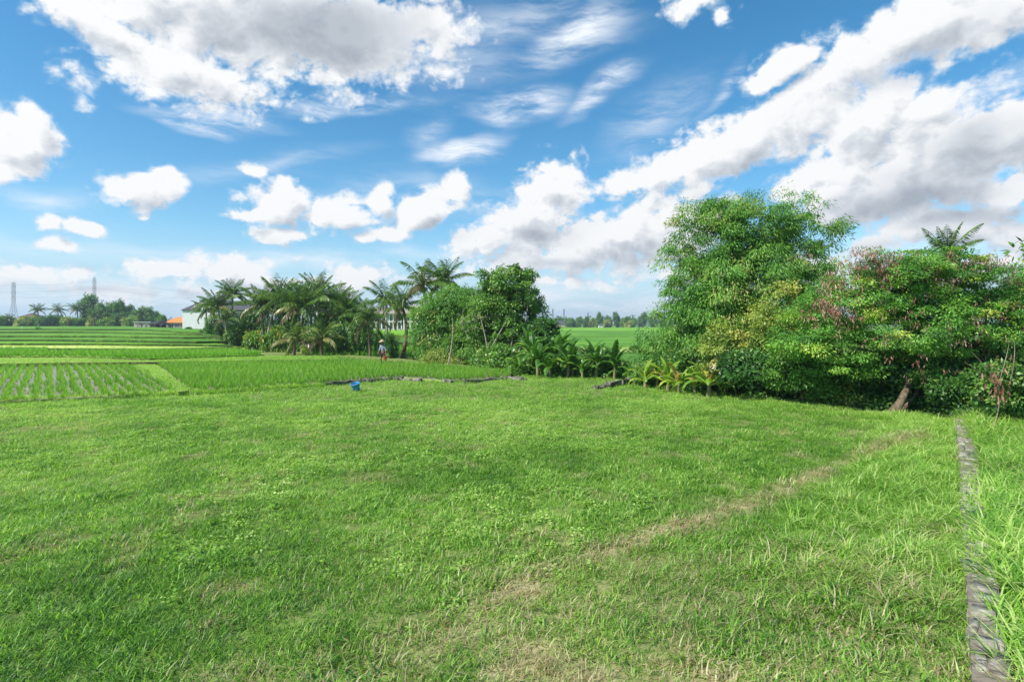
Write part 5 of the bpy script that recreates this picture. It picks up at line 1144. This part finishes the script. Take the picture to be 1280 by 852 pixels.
# far stone wall, post, fence frame, cars
r2 = root_empty('stone_wall', (X(230), 130, gz(X(230), 130)), 'distant grey rubble wall in front of the orange roofed and white houses', 'wall')
M_RUB = mat_plain('rubble', [(.35, (.12, .11, .10)), (.5, (.30, .28, .25)), (.65, (.46, .43, .39))], .9, dist=.1)
k2 = 130 / FPX
bmobj('masonry', lambda bm: box(bm, (188 - 230) * k2, (268 - 230) * k2, -.2, .2, -.8, CAMH - (412.2 - HOR) * k2 - r2.location.z), M_RUB, r2)
bmobj('coping', lambda bm: box(bm, (187.6 - 230) * k2, (268.4 - 230) * k2, -.28, .28, CAMH - (412.2 - HOR) * k2 - r2.location.z + .003, CAMH - (411.4 - HOR) * k2 - r2.location.z, .02), M_CONC, r2)
def postfn(bm): box(bm, -.14, .14, -.14, .14, -.3, 1.45, .02); box(bm, -.18, .18, -.18, .18, 1.452, 1.55, .02)
bmobj('concrete_post', postfn, M_CONC, label='short white concrete post in front of the distant rubble wall', cat='post', loc=((249.5 - 640) * 124 / FPX, 124, CAMH - (420 - HOR) * 124 / FPX))
# orange roofed house
Y = 175.; k = Y / FPX
r = root_empty('orange_roofed_house', (X(217), Y, Z(412)), 'low house with a bright orange tiled roof left of the white house', 'house'); o0 = Vector(r.location)
bmobj('wall', lambda bm: box(bm, a(209), a(227), 0, 6, -1, c_(403.5)), M_PINK, r)
bmobj('roof', lambda bm: hip_roof(bm, a(209), a(227), 0, 6, c_(403.5) + .16, c_(396), 1.6, .5), M_ORANGE, r)
window(r, a(212.5), a(217), c_(409), c_(404.8), 0); window(r, a(219), a(224), c_(409), c_(404.8), 0)
r = root_empty('orange_roofed_cottage', (X(193), Y + 14, Z(410)), 'cottage showing only a faded orange roof behind the tarpaulin shack', 'house'); o0 = Vector(r.location)
bmobj('wall', lambda bm: box(bm, a(189), a(197), 0, 4, -1, c_(401)), M_WHITE, r); bmobj('roof', lambda bm: hip_roof(bm, a(189), a(197), 0, 4, c_(401) + .16, c_(396.5), 1, .5), M_ORANGE, r)
# pink shed
Y = 172.; k = Y / FPX
r = root_empty('pink_shed', (X(178), Y, Z(411.5)), 'long low shed with pinkish walls and a flat grey roof', 'shed'); o0 = Vector(r.location)
bmobj('wall', lambda bm: box(bm, a(167.5), a(188), 0, 4, -.8, c_(402.8)), M_PINK, r)
bmobj('roof', lambda bm: box(bm, a(167), a(189.5), -.4, 4.4, c_(402.8) + .003, c_(402), .03), M_CONC, r)
window(r, a(171), a(173), c_(409), c_(405.5), 0); window(r, a(181), a(184), c_(409), c_(405.5), 0)
bmobj('door', lambda bm: box(bm, a(176), a(178), -.05, .03, -.2, c_(405)), M_GREYR, r)
r = root_empty('tarpaulin_shack', (X(196), Y - 1, Z(411.5)), 'dark lean-to shack under a grey tarpaulin beside the pink shed', 'shack'); o0 = Vector(r.location)
for px in (189.5, 194, 198.5, 203): bmobj('post', lambda bm: box(bm, a(px) - .07, a(px) + .07, .1, .24, -.5, c_(405)), M_WOOD, r)
def tarp(bm):
    nx, ny = 9, 4; g = [[bm.verts.new((a(188.6 + 16 * i / (nx - 1)), -.2 + 3.4 * j / (ny - 1), c_(402.2) + .25 * math.sin(i * 1.4) - .12 * abs(i - 4) + .15 * j - .4 * (j == 0))) for j in range(ny)] for i in range(nx)]
    for i in range(nx - 1):
        for j in range(ny - 1): bm.faces.new((g[i][j], g[i + 1][j], g[i + 1][j + 1], g[i][j + 1]))
    bmesh.ops.solidify(bm, geom=bm.faces[:], thickness=.05)
bmobj('tarpaulin', tarp, M_TARP, r); bmobj('wall', lambda bm: box(bm, a(189.6), a(203), 2.9, 3.0, -.5, c_(404.5)), M_TARP, r)
# villas in the middle
Y = 150.; k = Y / FPX
def villa(px0, px1, label, roofmat, top, nwin, seed):
    global o0
    xm = (px0 + px1) / 2; r = root_empty('villa', (X(xm), Y, Z(412.5)), label, 'villa', 'two storey villas beyond the far paddies'); o0 = Vector(r.location)
    bmobj('wall', lambda bm: box(bm, a(px0), a(px1), .8, 9, -1.0, c_(392.5)), mat_plain('villa_wall_%d' % seed, [(.3, (.26, .26, .26)), (.7, (.42, .42, .41))], 1, bump=0), r)
    def fr_(bm):
        for px in np.linspace(px0, px1, nwin + 1): box(bm, a(px) - .14, a(px) + .14, -.2, .1, -.8, c_(393))
        box(bm, a(px0) - .2, a(px1) + .2, -.25, .78, c_(402.5), c_(401.2)); box(bm, a(px0) - .2, a(px1) + .2, -.26, .12, c_(393) + .003, c_(392.2))
    bmobj('column_frame', fr_, M_WHITE, r)
    bmobj('roof', lambda bm: hip_roof(bm, a(px0), a(px1), -.4, 9.2, c_(392.2) + .16, c_(top), 1.2, .5), roofmat, r)
    for i in range(nwin):
        p0 = px0 + (px1 - px0) * (i + .14) / nwin; p1 = px0 + (px1 - px0) * (i + .86) / nwin
        window(r, a(p0), a(p1), c_(401), c_(394), .78, mull=1); window(r, a(p0), a(p1), c_(411.5), c_(403.5), .78, mull=1)
    bmobj('garden_wall', lambda bm: box(bm, a(px0) - .5, a(px1) + .5, -2.2, -2.0, -.8, .3, .02), M_CONC, r)
villa(463, 484, 'left villa with pale shingle roof, half hidden by the thin trunk palm', M_SHING, 383.5, 3, 1)
villa(486.5, 502, 'middle villa with large white framed windows behind the crooked trunk', M_SHING, 385, 3, 2)
villa(505, 528, 'right villa with steep brown gabled roof and dark doorway', M_SHING, 381, 3, 3)
villa(440, 460, 'villa mostly hidden by the shrubs right of the grove', M_GREYR, 386, 3, 4)
# cottage on the far right horizon and a dark roofed one
Y = 400.; k = Y / FPX
r = root_empty('orange_cottage', (X(686), Y, Z(409)), 'tiny far cottage with an orange roof on the horizon right of the thicket', 'house'); o0 = Vector(r.location)
bmobj('wall', lambda bm: box(bm, a(681.5), a(690.5), 0, 6, -1, c_(404.5)), M_PINK, r); bmobj('roof', lambda bm: hip_roof(bm, a(681.5), a(690.5), 0, 6, c_(404.5) + .2, c_(400), 1.6, .5), M_ORANGE, r); window(r, a(684), a(686), c_(408), c_(405.5), 0)
r = root_empty('dark_roofed_cottage', (X(701), Y + 4, Z(409)), 'tiny far cottage with a dark roof right of the orange one', 'house'); o0 = Vector(r.location)
bmobj('wall', lambda bm: box(bm, a(697), a(706), 0, 6, -1, c_(404.8)), M_PINK, r); bmobj('roof', lambda bm: hip_roof(bm, a(697), a(706), 0, 6, c_(404.8) + .2, c_(400.5), 1.6, .5), M_GREYR, r)
r = root_empty('white_cottage', (X(753), Y + 4, Z(409)), 'tiny far whitewashed house on the horizon under the dark headed tree', 'house'); o0 = Vector(r.location)
bmobj('wall', lambda bm: box(bm, a(750), a(755), 0, 5, -1, c_(406)), M_CONC, r); bmobj('roof', lambda bm: hip_roof(bm, a(750), a(755), 0, 5, c_(406) + .2, c_(404.3), 1, .4), M_GREYR, r)
Y = 250.; k = Y / FPX
r = root_empty('dark_roofed_house', (X(32), Y, Z(409)), 'distant house showing a dark red roof over the bushes near the left pylon', 'house'); o0 = Vector(r.location)
bmobj('wall', lambda bm: box(bm, a(24), a(40), 0, 7, -1, c_(397)), M_PINK, r); bmobj('roof', lambda bm: hip_roof(bm, a(24), a(40), 0, 7, c_(397) + .2, c_(391), 3, .6), mat_plain('dark_red_tiles', [(.3, (.07, .045, .045)), (.7, (.13, .08, .075))], 3), r)

# ------------------------------------------------------------------ pylons, mast and wires
def pylon_np(h, wb_, wt, th=.12, arms=((.62, 1), (.76, 1), (.90, 1)), armw=3.6, n=9):
    parts = []
    def wd(t_): return wb_ * (1 - t_ / .55) + wt * (t_ / .55) if t_ < .55 else wt
    lv = np.concatenate([np.linspace(0, .55, n - 3), np.linspace(.62, 1, 6)])
    P = [[np.array([sx * wd(t_) / 2, sy * wd(t_) / 2, t_ * h]) for sx, sy in ((-1, -1), (1, -1), (1, 1), (-1, 1))] for t_ in lv]
    bar = lambda p, q, r_=th: parts.append(tube_np([p, q], [r_ * .7, r_ * .7], 4))
    for A, B in zip(P[:-1], P[1:]):
        for i in range(4): bar(A[i], B[i], th * 1.2); bar(A[i], B[(i + 1) % 4], th * .7); bar(A[(i + 1) % 4], B[i], th * .7); bar(B[i], B[(i + 1) % 4], th * .7)
    for t_, s_ in arms:
        for sg in (-1, 1):
            e = np.array([sg * armw * s_, 0, t_ * h]); w = wt / 2
            for yy in (-w, w): bar(np.array([sg * w, yy, t_ * h]), e); bar(np.array([sg * w, yy, (t_ + .05) * h]), e)
            parts.append(tube_np([e, e - [0, 0, .9]], [.10, .10], 5))
    bar(np.array([0, 0, h]), np.array([0, 0, h * 1.04])); return join_np(parts)
def pylon(px, py_top, Y, label, **k_):
    c = PW(px, py_top, Y); zb = gz(c.x, Y); v, f, _ = pylon_np(c.z - zb, **k_); o = obj('pylon', mesh_np('pylon', v, f, M_STEEL), label=label, cat='pylon', group='lattice pylons', loc=(c.x, Y, zb)); o.rotation_euler = (0, 0, R(70)); return o
pylon(17, 353, 420, 'lattice pylon nearest the left edge, seen down to the bushes', wb_=5.0, wt=1.5, armw=1.3, th=.085)
pylon(118, 347, 480, 'lattice pylon rising behind the big round distant tree', wb_=5.0, wt=1.6, armw=1.5, th=.09)
pylon(691, 386, 900, 'left one of the two faint pylons on the right horizon', wb_=5.0, wt=1.2, armw=4.5, th=.16)
pylon(705, 386, 900, 'right one of the two faint pylons on the right horizon', wb_=5.0, wt=1.2, armw=4.5, th=.16)
c = PW(735, 391, 800); v, f, _ = pylon_np(c.z - gz(c.x, 800), wb_=1.6, wt=1.2, armw=.4, th=.22, arms=())
obj('radio_mast', mesh_np('radio_mast', v, f, M_STEEL), label='plain radio mast on the right horizon', cat='mast', loc=(c.x, 800, gz(c.x, 800)))
wires = [('top', 356, 350, 366), ('middle', 364, 359, 375), ('lowest', 371, 367, 384)]
for nm, y0, y1, y2 in wires:
    pts = []
    for (xa, ya, Ya_, xb, yb, Yb_, sag) in ((-160, y0 + 3, 380, 17, y0, 420, 1.0), (17, y0, 420, 118, y1, 480, 1.6), (118, y1, 480, 420, y2 + 6, 600, 5.0)):
        A = np.array(PW(xa, ya, Ya_)); B = np.array(PW(xb, yb, Yb_)); n = 14
        for i in range(n): t_ = i / n; p = A * (1 - t_) + B * t_; p[2] -= sag * 4 * t_ * (1 - t_); pts.append(p)
    v, f = tube_np(pts, np.full(len(pts), .04), 4); bb = np.array(pts[0]); obj('power_line', mesh_np('power_line', rel(v, bb), f, M_STEEL), label='%s of the three power lines strung between the left pylons' % nm, cat='power line', group='power lines of the left pylons', loc=bb)

# ------------------------------------------------------------------ small things
# white egret far in the rice
M_EGR = mat_plain('white_feathers', [(.3, (.75, .75, .74)), (.7, (.85, .85, .84))], 5, bump=0)
def egret(px, py, Y, s, label):
    c = PW(px, py, Y); J = [((0, 0, .34), .075, .07), ((.13, 0, .30), .06), ((.24, 0, .25), .02), ((-.10, 0, .42), .05), ((-.15, 0, .55), .022), ((-.10, 0, .66), .018), ((-.13, 0, .76), .026), ((-.20, 0, .76), .010), ((-.27, 0, .75), .004), ((.02, .03, .22), .014), ((.02, .03, 0), .008), ((.02, -.03, .22), .014), ((.05, -.03, 0), .008)]
    r_ = root_empty('egret', c, label, 'bird', 'white birds in the rice'); r_.scale = (s, s, s)
    skin_mesh('body', J, [(0, 1), (1, 2), (0, 3), (3, 4), (4, 5), (5, 6), (6, 7), (7, 8), (0, 9), (9, 10), (0, 11), (11, 12)], M_EGR, r_, 0, 1)
egret(29, 415.5, 118, 1.6, 'white bird in the far left rice near the lone bush')
egret(261, 434.5, 62, 1.0, 'white bird crouched at the end of the pale strip below the palms')
# fallen dry leaves hanging at the right edge
rng = np.random.default_rng(3)
pts = np.array([PW(1246 + rng.normal(0, 9), 478 + rng.normal(0, 14), 15.4) for _ in range(60)]); n = len(pts)
V, F = cards(pts, norm(rng.normal(0, .3, (n, 3)) + [0, 0, -1]), norm(rng.normal(0, .5, (n, 3)) + [-.3, -1, .1]), rng.uniform(.12, .26, n), rng.uniform(.03, .07, n)); bb = np.array((pts[:, 0].mean(), 15.4, gz(pts[:, 0].mean(), 15.4)))
tw = []
for (x0, y0, x1, y1) in [(1262, 480, 1268, 425), (1235, 475, 1205, 452), (1250, 485, 1215, 440), (1240, 500, 1262, 425)]: tw.append(tube_np(bez(PW(x0, y0, 15.5), PW((x0 + x1) / 2 + 5, (y0 + y1) / 2, 15.4), PW(x1, y1, 15.4), 6), np.linspace(.02, .006, 6), 5))
tw.append(tube_np([(bb[0], bb[1] + .1, bb[2] - .1), PW(1250, 500, 15.5), PW(1248, 478, 15.4)], [.02, .015, .01], 5))
tv = join_np(tw)
dr_ = root_empty('dead_branch', bb, 'dead branch with withered reddish brown leaves beside the right edge shrub', 'branch')
obj('twigs', mesh_np('twigs', rel(tv[0], bb), tv[1], M_BARK), dr_); obj('dry_leaves', mesh_np('dry_leaves', rel(V, bb), F, L_POD, {'tint': np.repeat(rng.uniform(.1, .7, n), 4)}), dr_)

# ------------------------------------------------------------------ haze
m, t = new_mat('thin_haze')
pv = t.node('ShaderNodeVolumePrincipled'); pv.inputs['Color'].default_value = (.74, .87, 1.0, 1); pv.inputs['Density'].default_value = .00033; pv.inputs['Anisotropy'].default_value = .3
t.l.new(pv.outputs[0], t.node('ShaderNodeOutputMaterial').inputs['Volume'])
bmobj('haze', lambda bm: box(bm, -2200, 2200, -60, 2300, -4, 48), m, kind='stuff', label='thin bluish haze over the far fields', cat='haze')
